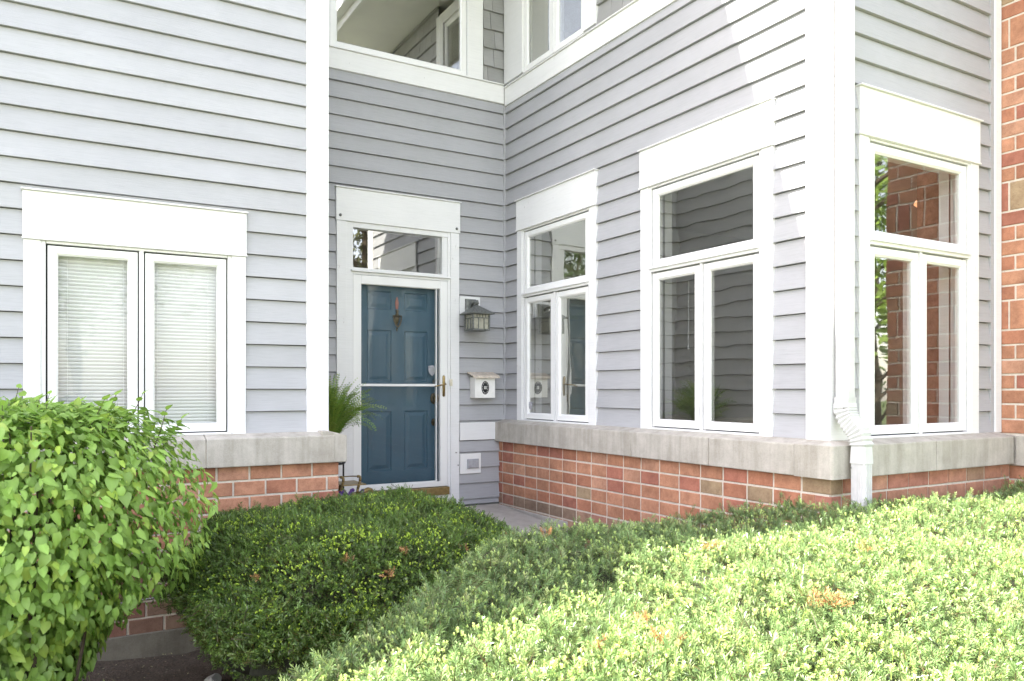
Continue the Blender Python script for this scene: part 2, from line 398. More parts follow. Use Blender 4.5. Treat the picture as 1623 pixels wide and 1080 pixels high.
# ---- windows
def rect_frame(b, w, s0, s1, z0, z1, t, o0, o1, tb=None):
    tb = tb or t
    b.wbox(w, s0, s0 + t, o0, o1, z0, z1); b.wbox(w, s1 - t, s1, o0, o1, z0, z1)
    b.wbox(w, s0 + t, s1 - t, o0, o1 - .0006, z0, z0 + tb); b.wbox(w, s0 + t, s1 - t, o0, o1 - .0006, z1 - t, z1)
def sash(w, s0, s1, z0, z1, parent, glass='glass', t=.055, off=.013):
    b = MB()
    # chamfered sash: outer frame plus sloping inner bead
    rect_frame(b, w, s0, s1, z0, z1, t - .012, -.03, off)
    i0, i1, j0, j1 = s0 + t - .012, s1 - t + .012, z0 + t - .012, z1 - t + .012
    g0, g1, h0, h1 = s0 + t, s1 - t, z0 + t, z1 - t
    f = off - .002; gl = .001
    ring_o = [w.p(i0, f, j0), w.p(i1, f, j0), w.p(i1, f, j1), w.p(i0, f, j1)]
    ring_i = [w.p(g0, gl, h0), w.p(g1, gl, h0), w.p(g1, gl, h1), w.p(g0, gl, h1)]
    ring_b = [w.p(g0, -.03, h0), w.p(g1, -.03, h0), w.p(g1, -.03, h1), w.p(g0, -.03, h1)]
    b.add(ring_o + ring_i + ring_b, [(k, (k + 1) % 4, 4 + (k + 1) % 4, 4 + k) for k in range(4)] + [(4 + k, 4 + (k + 1) % 4, 8 + (k + 1) % 4, 8 + k) for k in range(4)])
    so = b.build('sash', M['vinyl'], parent, .0015)
    b = MB(); b.add([w.p(g0 - .005, -.004, h0 - .005), w.p(g1 + .005, -.004, h0 - .005), w.p(g1 + .005, -.004, h1 + .005), w.p(g0 - .005, -.004, h1 + .005)], [(0, 1, 2, 3)])
    b.build('pane', M[glass], so)
    return so
def window(w, s, zt, transom, label, glass='glass', jamb=True):
    b = MB()
    b.wbox(w, s, s + .088, -.01, .03, WB - .003, zt - .001); b.wbox(w, s + WW - .088, s + WW, -.01, .03, WB - .003, zt - .001)
    # inner frame
    b.wbox(w, s + .088, s + .113, -.10, .020, WB - .001, zt - .001); b.wbox(w, s + WW - .113, s + WW - .088, -.10, .020, WB - .001, zt - .001)
    b.wbox(w, s + .116, s + WW - .116, -.10, .0215, zt - .016, zt - .001)
    b.wbox(w, s + .092, s + WW - .092, -.10, .036, WB - .002, -.281)
    zs = .873
    b.wbox(w, s + .6175, s + .6445, -.10, .018, -.281, zs + (.0 if transom else zt - .016 - zs))
    if transom:
        b.wbox(w, s + .112, s + WW - .112, -.10, .030, zs + .001, zs + .030); b.wbox(w, s + .106, s + WW - .106, -.0, .046, zs + .022, zs + .034)
    f = b.build('window', M['trim'], house, .002); f['label'] = label
    # head board with drip cap
    h = MB(); h.wbox(w, s - .004, s + WW + .004, -.01, .038, zt, zt + .286); h.wbox(w, s - .012, s + WW + .012, -.005, .055, zt + .287, zt + .297)
    h.wbox(w, s - .008, s + WW + .008, .030, .044, zt + .0005, zt + .012)
    h.build('head_board', M['trim'], f, .0025)
    top = zs - .009 if transom else zt - .026
    sash(w, s + .123, s + .609, -.273, top, f, glass); sash(w, s + .653, s + WW - .123, -.273, top, f, glass)
    if transom: sash(w, s + .123, s + WW - .123, zs + .038, zt - .026, f, glass)
    # dark weather gap behind sashes
    g = MB(); rect_frame(g, w, s + .1135, s + WW - .1135, -.2805, zt - .0165, .011, -.06, -.012); g.wbox(w, s + .605, s + .6165, -.06, -.012, -.28, top + .008); g.wbox(w, s + .6455, s + .657, -.06, -.012, -.28, top + .008); g.build('weather_seal', M['dark'], f)
    # inside jamb lining
    j = MB(); a0, a1, c0, c1 = s + .13, s + WW - .13, -.27, zt - .03
    for q in ([(a0, c0), (a0, c1)], [(a1, c0), (a1, c1)], [(a0, c0), (a1, c0)], [(a0, c1), (a1, c1)]):
        (p0, r0), (p1, r1) = q; j.add([w.p(p0, -.10, r0), w.p(p1, -.10, r1), w.p(p1, -.17, r1), w.p(p0, -.17, r0)], [(0, 1, 2, 3)])
    j.build('jamb', M['trim'], f)
    return f
wl = window(wL, winL, .886, False, 'pair of white casements with closed slat blinds, above the leafy shrub', 'glassleft')
w1 = window(wR, winR1, 1.515, True, 'narrower looking three-pane window beside the inner corner')
w2 = window(wR, winR2, 1.515, True, 'large three-pane window between the inner corner and the downspout')
w3 = window(wF, winF, 1.515, True, 'three-pane window right of the downspout reflecting brick and trees', 'glassfront')

# upper windows
def upper(w, s0, s1, panes, label, z0=3.0, z1=4.3, cl=.05, cr=.17):
    b = MB()
    b.wbox(w, s0 - cl, s0, -.01, .034, z0 + .008, z1); b.wbox(w, s1, s1 + cr, -.01, .034, z0 + .008, z1)
    b.wbox(w, s0, s1, -.01, .034, z1 - .12, z1)
    for i in range(len(panes) - 1): b.wbox(w, panes[i][1], panes[i + 1][0], -.1, .018, z0 + .008, z1 - .12)
    f = b.build('window', M['trim'], house, .003); f['label'] = label
    for p in panes: sash(w, p[0] + .003, p[1] - .003, z0 + .010, z1 - .123, f, 'glassup', .06, .012)
    return f
upper(wE, 2.114, 3.452, [(2.114, 3.452)], 'upper window above the front door reflecting the eaves')
upper(wR, 5.392, 6.372, [(5.392, 5.86), (5.885, 6.372)], 'upper pair of panes at the top beside the inner corner', cl=.18, cr=.345)

# rooms behind the windows (closed shells)
def room(x0, x1, y0, y1, z0, z1, openings, m, cm=None):
    # openings: dict side -> list of holes; side in 'x0','y0'
    ws = {'x0': (Wall('y', x0, -1), y0, y1), 'x1': (Wall('y', x1, 1), y0, y1), 'y0': (Wall('x', y0, -1), x0, x1), 'y1': (Wall('x', y1, 1), x0, x1)}
    for k, (w, a, c) in ws.items(): holes_wall(w, a, c, z0, z1, 0, openings.get(k, []), 'room_wall', m)
    b = MB(); b.add([(x0, y0, z1), (x1, y0, z1), (x1, y1, z1), (x0, y1, z1)], [(0, 1, 2, 3)]); b.build('room_ceiling', cm or m, house)
    b = MB(); b.add([(x0, y0, z0), (x1, y0, z0), (x1, y1, z0), (x0, y1, z0)], [(0, 1, 2, 3)]); b.build('room_floor', m, house)
def ih(s, zt): return (s + .13, s + WW - .13, -.27, zt - .03)
room(4.06, 8.4, 3.17, 6.7, -1.05, 1.80, {'x0': [ih(winR1, 1.515), ih(winR2, 1.515)], 'y0': [ih(winF, 1.515)], 'x1': [(4.93, 5.19, -.19, .68)]}, M['drywall'], M['ceilingp'])
room(-.8, 1.5, 5.62, 7.6, -1.1, 1.5, {'y0': [ih(winL, .886)]}, M['drywall'])
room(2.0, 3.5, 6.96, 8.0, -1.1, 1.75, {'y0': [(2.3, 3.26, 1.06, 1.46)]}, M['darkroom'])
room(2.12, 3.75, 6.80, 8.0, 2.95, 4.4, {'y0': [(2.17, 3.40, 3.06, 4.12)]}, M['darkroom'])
room(3.95, 6.0, 5.2, 6.6, 2.95, 4.4, {'x0': [(5.44, 6.33, 3.06, 4.12)]}, M['drywall'])
# far side window frames inside the front room
b = MB(); wf = Wall('y', 8.4, -1)
for a, c in ((4.93, 5.19),):
    rect_frame(b, wf, a - .06, c + .06, -.25, .74, .06, 0, .03); b.wbox(wf, a - .06, c + .06, .0, .02, .82, .95); b.wbox(wf, (a + c) / 2 + .03, (a + c) / 2 + .06, .0, .03, -.19, .68)
b.build('inner_window_frame', M['trim'], house)
# blinds
def blind(x0, x1, label):
    b = MB(); z = -.262; k = 0
    while z < .86:
        sag = random.uniform(-.0008, .0008); c = random.uniform(.93, 1)
        t = .42 if z > -.22 else .9
        yb = 5.515 + .0105 * t; yf = 5.515 - .0105 * t
        b.add([(x0, yf, z + .0102 + sag), (x1, yf, z + .0102), (x1, yb, z - .0102), (x0, yb, z - .0102 + sag),
               (x0, 5.5125, z + .001 + sag), (x1, 5.5125, z + .001)], [(0, 1, 5, 4), (4, 5, 2, 3)], (c, c, c))
        z += .0222
    for q in (.18, .82):
        xx = x0 + (x1 - x0) * q; b.tube([(xx, 5.503, -.262), (xx, 5.503, .86)], .0012, 4)
    b.box(x0, x1, 5.50, 5.53, .862, .885)
    o = b.build('slat_blind', M['blindslat']); tag(o, label, 'blind', 'white slat blinds behind the two left casements'); return o
blind(winL + .14, winL + .62, 'closed white slat blind behind the left sash of the left window')
blind(winL + .642, winL + WW - .14, 'closed white slat blind behind the right sash of the left window')
# cords hanging inside the right hand windows
for s_, lab in ((winR1 + .86, 'thin white blind cord behind glass of the window nearest the corner'), (winR2 + .92, 'thin white blind cord behind glass of the larger window')):
    b = MB(); b.tube([(4.03, s_, .80), (4.03, s_ + .003, .33)], .0022, 5); b.lathe((4.03, s_ + .003, .30), [(.001, .035), (.006, .01), (.007, 0), (.002, -.004)], 8)
    tag(b.build('blind_cord', M['blindslat']), lab, 'cord', 'blind cords inside the right hand windows')
# ceiling lamp in the front room
b = MB(); b.lathe((6.05, 3.75, 1.46), [(.001, 0), (.06, .005), (.085, .03), (.07, .06), (.01, .07)], 20); b.tube([(6.05, 3.75, 1.53), (6.05, 3.75, 1.80)], .004, 6)
tag(b.build('pendant_lamp', M['lampglow'], None, 0, True), 'glowing copper coloured pendant lamp seen through the rightmost window', 'lamp')

# ---- stone ledge
def ledge_seg(b, w, s0, s1, mitre0=0, mitre1=0):
    pr = [(-.05, -.284), (0, -.286), (.13, -.319), (.13, -.505), (-.05, -.505)]
    b.prism(None, [w.p(s0 - (o if mitre0 and o > 0 else 0) * mitre0, o, z) for o, z in pr], [w.p(s1, o, z) for o, z in pr])
def ledge(w, cuts):
    b = MB()
    for i in range(len(cuts) - 1): ledge_seg(b, w, cuts[i] + (.0022 if i else 0), cuts[i + 1] - (.0022 if i < len(cuts) - 2 else 0))
    g = MB(); g.wbox(w, cuts[0] + .01, cuts[-1] - .01, -.04, .122, -.497, -.335)
    o = b.build('stone_ledge', M['sill'], house, .006); g.build('ledge_joint', M['mortar'], o)
    return o
ledge(wL, [-5, -3.4, -2.0, -.6, .86, 1.70])
ledge(wR, [3.135, 3.83, 4.64, 5.75, 6.74])
ledge(wF, [3.985, 4.75, 5.64])
b = MB()   # corner stone wrapping the two faces, its outer edge rounded
def ring(z, inner):
    pts = [(3.89, 3.131), (3.76, 3.131)] if not inner else [(3.89, 3.131), (3.76, 3.131)]
    r = .022
    for k in range(6):
        t = math.pi / 2 * k / 5; pts.append((3.76 + r - r * math.cos(t), 2.87 + r - r * math.sin(t)))
    pts += [(3.981, 2.87), (3.981, 3.0), (3.89, 3.0)]
    return pts
rg = ring(0, 0); n = len(rg)
zt_ = [-.286 if (x > 3.885 and y > 2.99) else -.319 for x, y in rg]
b.add([(x, y, -.506) for x, y in rg] + [(x, y, z) for (x, y), z in zip(rg, zt_)], [tuple(range(n - 1, -1, -1))] + [(i, (i + 1) % n, n + (i + 1) % n, n + i) for i in range(n)] +
      [(n + 0, n + 1, n + 2, n + n - 1)] + [(n + k, n + k + 1, n + n - 1) for k in range(2, n - 3)] + [(n + n - 3, n + n - 2, n + n - 1)])
b.build('stone_ledge', M['sill'], house)
# return of the left ledge along the recess
b = MB(); pr = [(-.05, -.284), (0, -.286), (.13, -.319), (.13, -.505), (-.05, -.505)]
b.prism(None, [wS.p(5.325, o, z) for o, z in pr], [wS.p(6.74, o, z) for o, z in pr]); b.build('stone_ledge', M['sill'], house, .006)

# ---- brickwork
BR = [((.46, .225, .130), 6), ((.43, .190, .110), 5), ((.49, .245, .145), 4), ((.40, .160, .105), 2), ((.36, .26, .155), 1), ((.50, .27, .17), 2)]
BRs = [c for c, k in BR]; BRw = [k for c, k in BR]
def brick(b, w, s0, s1, z0, z1, off, depth, col):
    c = .0035; j = lambda: random.uniform(-.0012, .0012)
    o = off + random.uniform(-.0015, .0015); s0 += j(); s1 += j(); z0 += j(); z1 += j()
    vs = [w.p(s0, o - depth, z0), w.p(s1, o - depth, z0), w.p(s1, o - depth, z1), w.p(s0, o - depth, z1),
          w.p(s0, o - c, z0), w.p(s1, o - c, z0), w.p(s1, o - c, z1), w.p(s0, o - c, z1),
          w.p(s0 + c, o, z0 + c), w.p(s1 - c, o, z0 + c), w.p(s1 - c, o, z1 - c), w.p(s0 + c, o, z1 - c)]
    fs = [(3, 2, 1, 0), (8, 9, 10, 11)] + [(k, (k + 1) % 4, 4 + (k + 1) % 4, 4 + k) for k in range(4)] + [(4 + k, 4 + (k + 1) % 4, 8 + (k + 1) % 4, 8 + k) for k in range(4)]
    # the kiln left each end a little different: ends shaded separately
    cs = []
    e0 = random.uniform(.82, 1.12); e1 = random.uniform(.82, 1.12)
    for k in range(12):
        e = e0 if k % 4 in (0, 3) else e1; cs.append(tuple(x * e for x in col))
    o_ = len(b.v); b.v += vs; b.f += [tuple(i + o_ for i in f) for f in fs]; b.c += cs
PIT = .1022; BL = .2085; MO = .0135
def brickwork(w, s0, s1, ztop, zbot, off, phase=0, starts=None, depth=.06, pale=0, soldiers=(), side=1, dark_low=None, shade_damp=1):
    b = MB(); k = 0; z = ztop
    while z > zbot:
        za = z - PIT + MO; a0, a1 = s0, s1
        if starts: a0 = s0 + starts[k % 2][0]; 
        x = a0 - (0 if (k + phase) % 2 == 0 else BL / 2)
        sold = [q for q in soldiers if q == k]
        if k in soldiers:
            x = a0 - .03
            while x < a1:
                p, q = max(x, a0), min(x + .101, a1)
                if q - p > .02: brick(b, w, p, q, z - 2 * PIT + MO, z, off, depth, random.choices(BRs, BRw)[0])
                x += .101 + MO
            z -= 2 * PIT; k += 2; continue
        while x < a1:
            p, q = max(x, a0), min(x + BL - MO, a1)
            if q - p > .015:
                col = random.choices(BRs, BRw)[0]
                if dark_low and z < dark_low: col = random.choice([(.30, .21, .14), (.34, .17, .12), (.27, .19, .13), (.36, .22, .15)]); col = tuple(c * shade_damp for c in col)
                if pale: col = tuple(c * (1 - pale) + d * pale for c, d in zip(col, (.58, .30, .22)))
                brick(b, w, p, q, za, z, off, depth, col)
            x += BL
        z -= PIT; k += 1
    wall = b.build('brick_wall', M['brick'], house)
    return wall
def mortar(w, s0, s1, z0, z1, off, parent):
    b = MB(); b.wbox(w, s0, s1, off - .05, off, z0, z1); return b.build('mortar', M['mortar'], parent)
T = -.508
o = brickwork(wL, -5 + .1, 1.745, T, -1.50, .08, 0, [(0, 0), (0, 0)], pale=.1, dark_low=-.98, shade_damp=.55); mortar(wL, -5, 1.738, -1.53, -.504, .073, o)  # low courses coloured darker for bush shade as well as damp
o = brickwork(wS, 5.385, 6.74, T, -1.50, .085, 1); mortar(wS, 5.382, 6.74, -1.53, -.504, .078, o)
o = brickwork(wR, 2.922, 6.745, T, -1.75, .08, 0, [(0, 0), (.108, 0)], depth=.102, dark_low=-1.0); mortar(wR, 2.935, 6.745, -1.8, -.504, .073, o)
o = brickwork(wF, 3.812, 5.68, T, -1.75, .08, 0, [(.112, 0), (0, 0)], depth=.106, pale=.3); mortar(wF, 3.83, 5.70, -1.8, -.504, .073, o)
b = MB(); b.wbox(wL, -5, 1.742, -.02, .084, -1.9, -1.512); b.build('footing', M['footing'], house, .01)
b = MB(); b.wbox(wR, 5.54, 6.74, .02, .088, -1.3, -1.128); b.build('footing', M['concrete'], house, .006)

# brick pier at the right edge, a wall of its own
pier = None
house_save = house
pier = empty('brick_pier', (5.69, 2.6, GROUND), 'red brick pier wall with a stone band at the right edge of the photo', 'wall')
house = pier
o = brickwork(wG, 2.165, 3.02, T - .012, -1.75, 0, 0, None, depth=.3, pale=0); mortar(wG, 2.175, 3.03, -1.8, -.505, -.007, o)
zt = -.312; n = 0; ztop = zt + PIT * 50
o = brickwork(wG, 2.165, 3.02, ztop, zt + .01, 0, 1, None, depth=.3, pale=0, soldiers=(22, 33, 41, 8)); mortar(wG, 2.175, 3.03, -.32, ztop, -.007, o)
b = MB(); b.box(5.70, 6.9, 2.166, 3.6, -1.8, -.51); b.box(5.70, 6.9, 2.166, 3.6, -.505, ztop); b.build('core', M['brick'], pier)
for v in pier.children[-1].data.color_attributes['Col'].data: v.color = (.46, .22, .16, 1)
b = MB(); b.box(5.655, 6.9, 2.13, 2.868, -.515, -.314); b.box(5.667, 6.9, 2.87, 3.1, -.514, -.315); b.build('stone_band', M['sill'], pier, .005)
house = house_save

# ---- roofs and eaves (above the picture; they shade the walls and show in the panes)
b = MB(); b.box(3.08, 12, 2.2, 12, 4.46, 4.50); b.build('soffit', M['soffit'], house)
b = MB(); b.box(3.05, 3.078, 2.17, 12, 4.42, 4.66); b.box(3.079, 12, 2.17, 2.198, 4.42, 4.66); b.box(2.95, 3.048, 2.17, 12, 4.52, 4.65); b.build('fascia', M['trim'], house, .004)
b = MB(); b.hexa([(2.98, 2.1, 4.665), (12, 2.1, 4.665), (12, 12, 4.665), (2.98, 12, 4.665), (2.98, 2.1, 4.70), (12, 2.1, 6.2), (12, 12, 6.2), (2.98, 12, 4.70)]); b.build('roof', M['roofshingle'], house)
b = MB(); b.box(-11, 1.95, 5.07, 12, 5.61, 5.65); b.build('soffit', M['soffit'], house)
b = MB(); b.box(-11, 1.95, 5.05, 5.068, 5.57, 5.805); b.box(1.952, 1.975, 5.05, 12, 5.57, 5.805); b.build('fascia', M['trim'], house, .004)
b = MB(); b.hexa([(-11, 5.045, 5.67), (1.98, 5.045, 5.67), (1.98, 12, 5.67), (-11, 12, 5.67), (-11, 5.045, 5.81), (1.98, 5.045, 5.81), (1.98, 12, 9.1), (-11, 12, 9.1)]); b.build('roof', M['roofshingle'], house)
b = MB(); pts = [(-3.75, 5.79), (-7.6, 7.55), (-11, 5.79)]
b.prism(None, [(x, 5.05, z) for x, z in pts], [(x, 12, z) for x, z in pts]); b.build('shadow_gable', M['roofshingle'], house)  # unseen gable, added for its shadow edge across the hedge
b = MB(); b.box(1.0, 3.9, 6.9, 12, 4.5, 5.66); b.build('roof', M['roofshingle'], house)
# outer shell so that no daylight gets behind the walls
b = MB(); b.box(-11, -.9, 5.5, 12, -1.8, 5.62); b.build('side_wall', M['siding'], house)
b = MB(); b.box(1.52, 1.63, 5.6, 12, -1.8, 4.7); b.build('party_wall', M['drywall'], house)
b = MB(); b.box(5.72, 12, 3.02, 3.16, -1.8, 4.45); b.build('front_wall', M['siding'], house)
b = MB(); b.box(1.0, 12, 8.4, 8.6, -1.8, 4.6); b.build('back_wall', M['siding'], house)

# ---- the front entrance
b = MB()   # casing and jamb
b.wbox(wE, 2.166, 2.254, -.01, .031, -1.072, 1.489); b.wbox(wE, 3.276, 3.366, -.01, .031, -1.112, 1.489)
b.wbox(wE, 2.254, 2.318, -.09, .020, -1.06, 1.489); b.wbox(wE, 3.248, 3.276, -.09, .020, -1.06, 1.489); b.wbox(wE, 3.196, 3.248, -.09, .008, 1.06, 1.45)
b.wbox(wE, 2.318, 3.248, -.09, .020, 1.443, 1.489)
b.wbox(wE, 2.318, 3.248, -.09, .022, 1.027, 1.050); b.wbox(wE, 2.296, 3.270, -.09, .046, 1.051, 1.066); b.wbox(wE, 2.318, 3.196, -.09, .010, 1.067, 1.089)
b.wbox(wE, 2.318, 3.276, -.10, .024, -1.10, -.992)
entry = b.build('doorway', M['trim'], house, .002); entry['label'] = 'white front doorway with transom light and screened teal door'
b = MB(); b.wbox(wE, 2.160, 3.374, -.01, .038, 1.490, 1.778); b.wbox(wE, 2.152, 3.382, -.005, .054, 1.779, 1.789); b.build('head_board', M['trim'], entry, .0025)
b = MB(); b.add([wE.p(2.318, -.015, 1.089), wE.p(3.196, -.015, 1.089), wE.p(3.196, -.015, 1.443), wE.p(2.318, -.015, 1.443)], [(0, 1, 2, 3)]); b.build('transom_pane', M['glasstransom'], entry)
b = MB(); b.wbox(wE, 2.30, 3.252, -.02, .058, -.990, -.917); b.build('threshold', M['bronze'], entry, .004)
for s_, z_ in ((2.196, 1.535), (3.335, 1.53), (3.385 - .055, -.60), (3.352, -.72)):
    b = MB(); b.lathe((0, 0, 0), [(.013 if z_ > 0 else .005, 0), (.013 if z_ > 0 else .005, .006), (.004, .013)], 10)
    b.v = [(s_ + x, 6.75 - (.038 if z_ > 0 else .031) - z, z_ + y) for x, y, z in b.v]; b.build('screw', M['verdigris'], entry)
# the panelled door
def panelled(w, s0, s1, z0, z1, off, panels, m, parent):
    hs = panels; o = holes_wall(w, s0, s1, z0, z1, off, hs, 'front_door', m, house)
    b = MB()
    for (a, c, d, e) in hs:
        rings = [(0, off), (.010, off - .011), (.022, off - .011), (.052, off - .001)]
        prev = None
        for i, (ins, of) in enumerate(rings):
            r = [w.p(a + ins, of, d + ins), w.p(c - ins, of, d + ins), w.p(c - ins, of, e - ins), w.p(a + ins, of, e - ins)]
            if prev: b.add(prev + r, [(k, (k + 1) % 4, 4 + (k + 1) % 4, 4 + k) for k in range(4)])
            prev = r
        b.add(prev, [(0, 1, 2, 3)])
    q = b.build('door_panel', m, o, 0)
    return o
XL, XR_ = (2.485, 2.722), (2.848, 3.085)
pan = [(XL[0], XL[1], .735, .905), (XR_[0], XR_[1], .735, .905), (XL[0], XL[1], .07, .548), (XR_[0], XR_[1], .07, .548), (XL[0], XL[1], -.748, -.198), (XR_[0], XR_[1], -.748, -.198)]
door = panelled(wE, 2.34, 3.24, -.99, 1.03, -.08, pan, M['door'], house); door['label'] = 'teal blue six-panel front door'
# door knocker: urn on a hooked ring
b = MB(); y0 = 6.83
kx, kz = 2.772, .57
outline = [(-.042, .108), (.042, .108), (.036, .075), (.020, .035), (0, 0), (-.020, .035), (-.036, .075)]
b.prism(None, [(kx + x * .72, y0, kz + z * .9 + .01) for x, z in outline], [(kx + x * .6, y0 - .010, kz + z * .85 + .015) for x, z in outline])
b.tube([(kx - .040, y0 - .020, kz + .11), (kx - .036, y0 - .024, kz + .07), (kx - .017, y0 - .028, kz + .025), (kx, y0 - .032, kz + .008), (kx + .017, y0 - .028, kz + .025), (kx + .036, y0 - .024, kz + .07), (kx + .040, y0 - .020, kz + .11)], [.005, .006, .007, .009, .007, .006, .005], 8)
b.tube([(kx - .044, y0 - .018, kz + .112), (kx + .044, y0 - .018, kz + .112)], .0065, 8)
b.tube([(kx, y0 - .012, kz + .112), (kx, y0 - .016, kz + .135), (kx, y0 - .016, kz + .150), (kx, y0 - .014, kz + .160), (kx, y0 - .012, kz + .168)], [.020, .012, .010, .018, .006], 10)
b.tube([(kx, y0 - .006, kz + .0), (kx, y0 - .006, kz - .030)], [.010, .003], 8)
b.build('knocker', M['darkbrass'], door, 0, True)
b = MB(); b.prism(None, [(kx + x, y0 - .001, kz + .175 + z) for x, z in ((-.010, 0), (.012, .003), (.018, .06), (.006, .115), (-.004, .11), (-.016, .055))], [(kx + x, y0 - .006, kz + .175 + z) for x, z in ((-.010, 0), (.012, .003), (.018, .06), (.006, .115), (-.004, .11), (-.016, .055))])
b.build('ribbon_stain', M['ribbon'], door)
def shield(w, s, z, off, sc, parent, name='shield_sticker'):
    pts = [(-.5, .62), (0, .70), (.5, .62), (.5, .1), (.36, -.25), (0, -.62), (-.36, -.25), (-.5, .1)]
    b = MB(); b.prism(None, [w.p(s + x * sc, off, z + y * sc) for x, y in pts], [w.p(s + x * sc, off + .0015, z + y * sc) for x, y in pts]); o = b.build(name, M['sticker'], parent)
    b = MB(); pts = [(x * .45, y * .45 + .05) for x, y in pts]
    b.prism(None, [w.p(s + x * sc, off + .0015, z + y * sc) for x, y in pts], [w.p(s + x * sc, off + .0028, z + y * sc) for x, y in pts]); b.build('shield_mark', M['greybox'], o)
    return o
shield(wE, 3.118, .175, -.048, .078, door)
hw = MB()
hw.v = []; b = MB()
b.tube([(3.150, 6.80, .075), (3.150, 6.77, .075), (3.150, 6.755, .075)], [.028, .026, .012], 14)                     # deadbolt
b.build('deadbolt', M['verdigris'], door, 0, True)
b = MB(); b.lathe((0, 0, 0), [(.03, 0), (.034, .006), (.028, .014), (.012, .02), (.012, .04), (.026, .05), (.028, .065), (.018, .075)], 16)
b.v = [(3.145 + x, 6.83 - z, -.085 + y * 1.6) for x, y, z in b.v]; b.build('door_knob', M['darkbrass'], door, 0, True)
b = MB(); b.lathe((0, 0, 0), [(.024, 0), (.028, .006), (.02, .014), (.01, .03), (.018, .04), (.01, .05)], 16)
b.v = [(3.148 + x, 6.83 - z, -.31 + y * 1.3) for x, y, z in b.v]; b.build('lower_lock', M['darkbrass'], door, 0, True)
# storm door
b = MB(); rect_frame(b, wE, 2.318, 3.246, -.912, 1.024, .076, -.020, .022, .046); rect_frame(b, wE, 2.386, 3.142, -.868, .954, .010, -.020, .014)
storm = b.build('storm_door', M['vinyl'], house, .003); storm['label'] = 'white full-view storm door in front of the teal door'
b = MB(); b.wbox(wE, 2.396, 3.132, -.012, .012, .030, .052); b.build('crossbar', M['vinyl'], storm, .002)
b = MB(); b.add([wE.p(2.39, -.006, -.87), wE.p(3.14, -.006, -.87), wE.p(3.14, -.006, .95), wE.p(2.39, -.006, .95)], [(0, 1, 2, 3)]); b.build('storm_pane', M['glassflat'], storm)
b = MB(); hx = 3.206
pts = [(-.014, -.095), (0, -.106), (.014, -.095), (.014, .09), (0, .102), (-.014, .09)]
b.prism(None, [(hx + x, 6.727, .036 + z) for x, z in pts], [(hx + x * .7, 6.718, .036 + z * .97) for x, z in pts])
b.tube([(hx, 6.72, .05), (hx, 6.685, .05), (hx - .03, 6.672, .046), (hx - .085, 6.668, .036), (hx - .12, 6.668, .030)], [.009, .008, .007, .006, .005], 8)
b.build('handle', M['brass'], storm, 0, True)
b = MB(); b.wbox(wE, 3.262, 3.288, .0305, .046, .035, .098); b.wbox(wE, 3.269, 3.281, .047, .052, .055, .078); b.build('bell_button', M['cream'], entry, .003)
# light block and outlet plate behind fittings
b = MB(); b.wbox(wE, 3.372, 3.592, .0, .030, .722, .893); b.build('mounting_block', M['trim'], house, .003)
b = MB(); b.wbox(wE, 3.376, 3.602, .0, .030, -.808, -.615); pl = b.build('outlet_cover', M['vinyl']); pl.data.name = 'outlet_cover'
md = pl.modifiers.new('edge', 'BEVEL'); md.width = .003
tag(pl, 'white square plate with a grey flap, low on the siding right of the door', 'outlet')
b = MB(); b.wbox(wE, 3.447, 3.573, .030, .042, -.760, -.668); b.wbox(wE, 3.453, 3.567, .042, .052, -.752, -.680); b.build('flap', M['greybox'], pl, .004)

# ---- lantern
lan = empty('wall_lantern', (3.48, 6.72, .80), 'weathered grey craftsman wall lantern on a white block beside the front door', 'lantern')
lx, ly = 3.476, 6.565
b = MB(); b.box(3.425, 3.535, 6.698, 6.718, .735, .868); b.hexa([(3.425, 6.697, .735), (3.535, 6.697, .735), (3.535, 6.697, .868), (3.425, 6.697, .868), (3.445, 6.683, .755), (3.515, 6.683, .755), (3.515, 6.683, .848), (3.445, 6.683, .848)]); b.build('back_plate', M['verdigris'], lan, .002)
b = MB(); b.tube([(3.48, 6.69, .80), (3.48, 6.65, .825), (3.478, 6.61, .832), (lx, ly, .815), (lx, ly, .79)], [.012, .013, .013, .016, .012], 10); b.tube([(lx, ly, .81), (lx, ly, .845)], [.02, .012], 10); b.build('arm', M['verdigris'], lan, 0, True)
b = MB(); r = .124; t = .012
b.hexa([(lx - r, ly - r, .707), (lx + r, ly - r, .707), (lx + r, ly + r, .707), (lx - r, ly + r, .707), (lx - r, ly - r, .716), (lx + r, ly - r, .716), (lx + r, ly + r, .716), (lx - r, ly + r, .716)])
b.hexa([(lx - r, ly - r, .7162), (lx + r, ly - r, .7162), (lx + r, ly + r, .7162), (lx - r, ly + r, .7162), (lx - t, ly - t, .795), (lx + t, ly - t, .795), (lx + t, ly + t, .795), (lx - t, ly + t, .795)])
b.build('lantern_roof', M['verdigris'], lan, .002)
b = MB(); c = .085; zb, ztp = .562, .706
for sx in (-1, 1):
    for sy in (-1, 1): b.box(lx + sx * c - .007, lx + sx * c + .007, ly + sy * c - .007, ly + sy * c + .007, zb, ztp)
for z_ in (zb, .668):
    for sy in (-1, 1): b.box(lx - c, lx + c, ly + sy * c - .005, ly + sy * c + .005, z_, z_ + .008); b.box(lx + sy * c - .005, lx + sy * c + .005, ly - c, ly + c, z_, z_ + .008)
for q in (-.03, .03):
    b.box(lx + q - .003, lx + q + .003, ly - c - .004, ly - c + .004, zb, .668); b.box(lx - c - .004, lx - c + .004, ly + q - .003, ly + q + .003, zb, .668)
for q in (-.045, -.015, .015, .045): b.box(lx + q - .002, lx + q + .002, ly - c - .003, ly - c + .003, .676, ztp)
b.box(lx - c - .006, lx + c + .006, ly - c - .006, ly + c + .006, zb - .008, zb - .001)
b.build('cage', M['verdigris'], lan, .001)
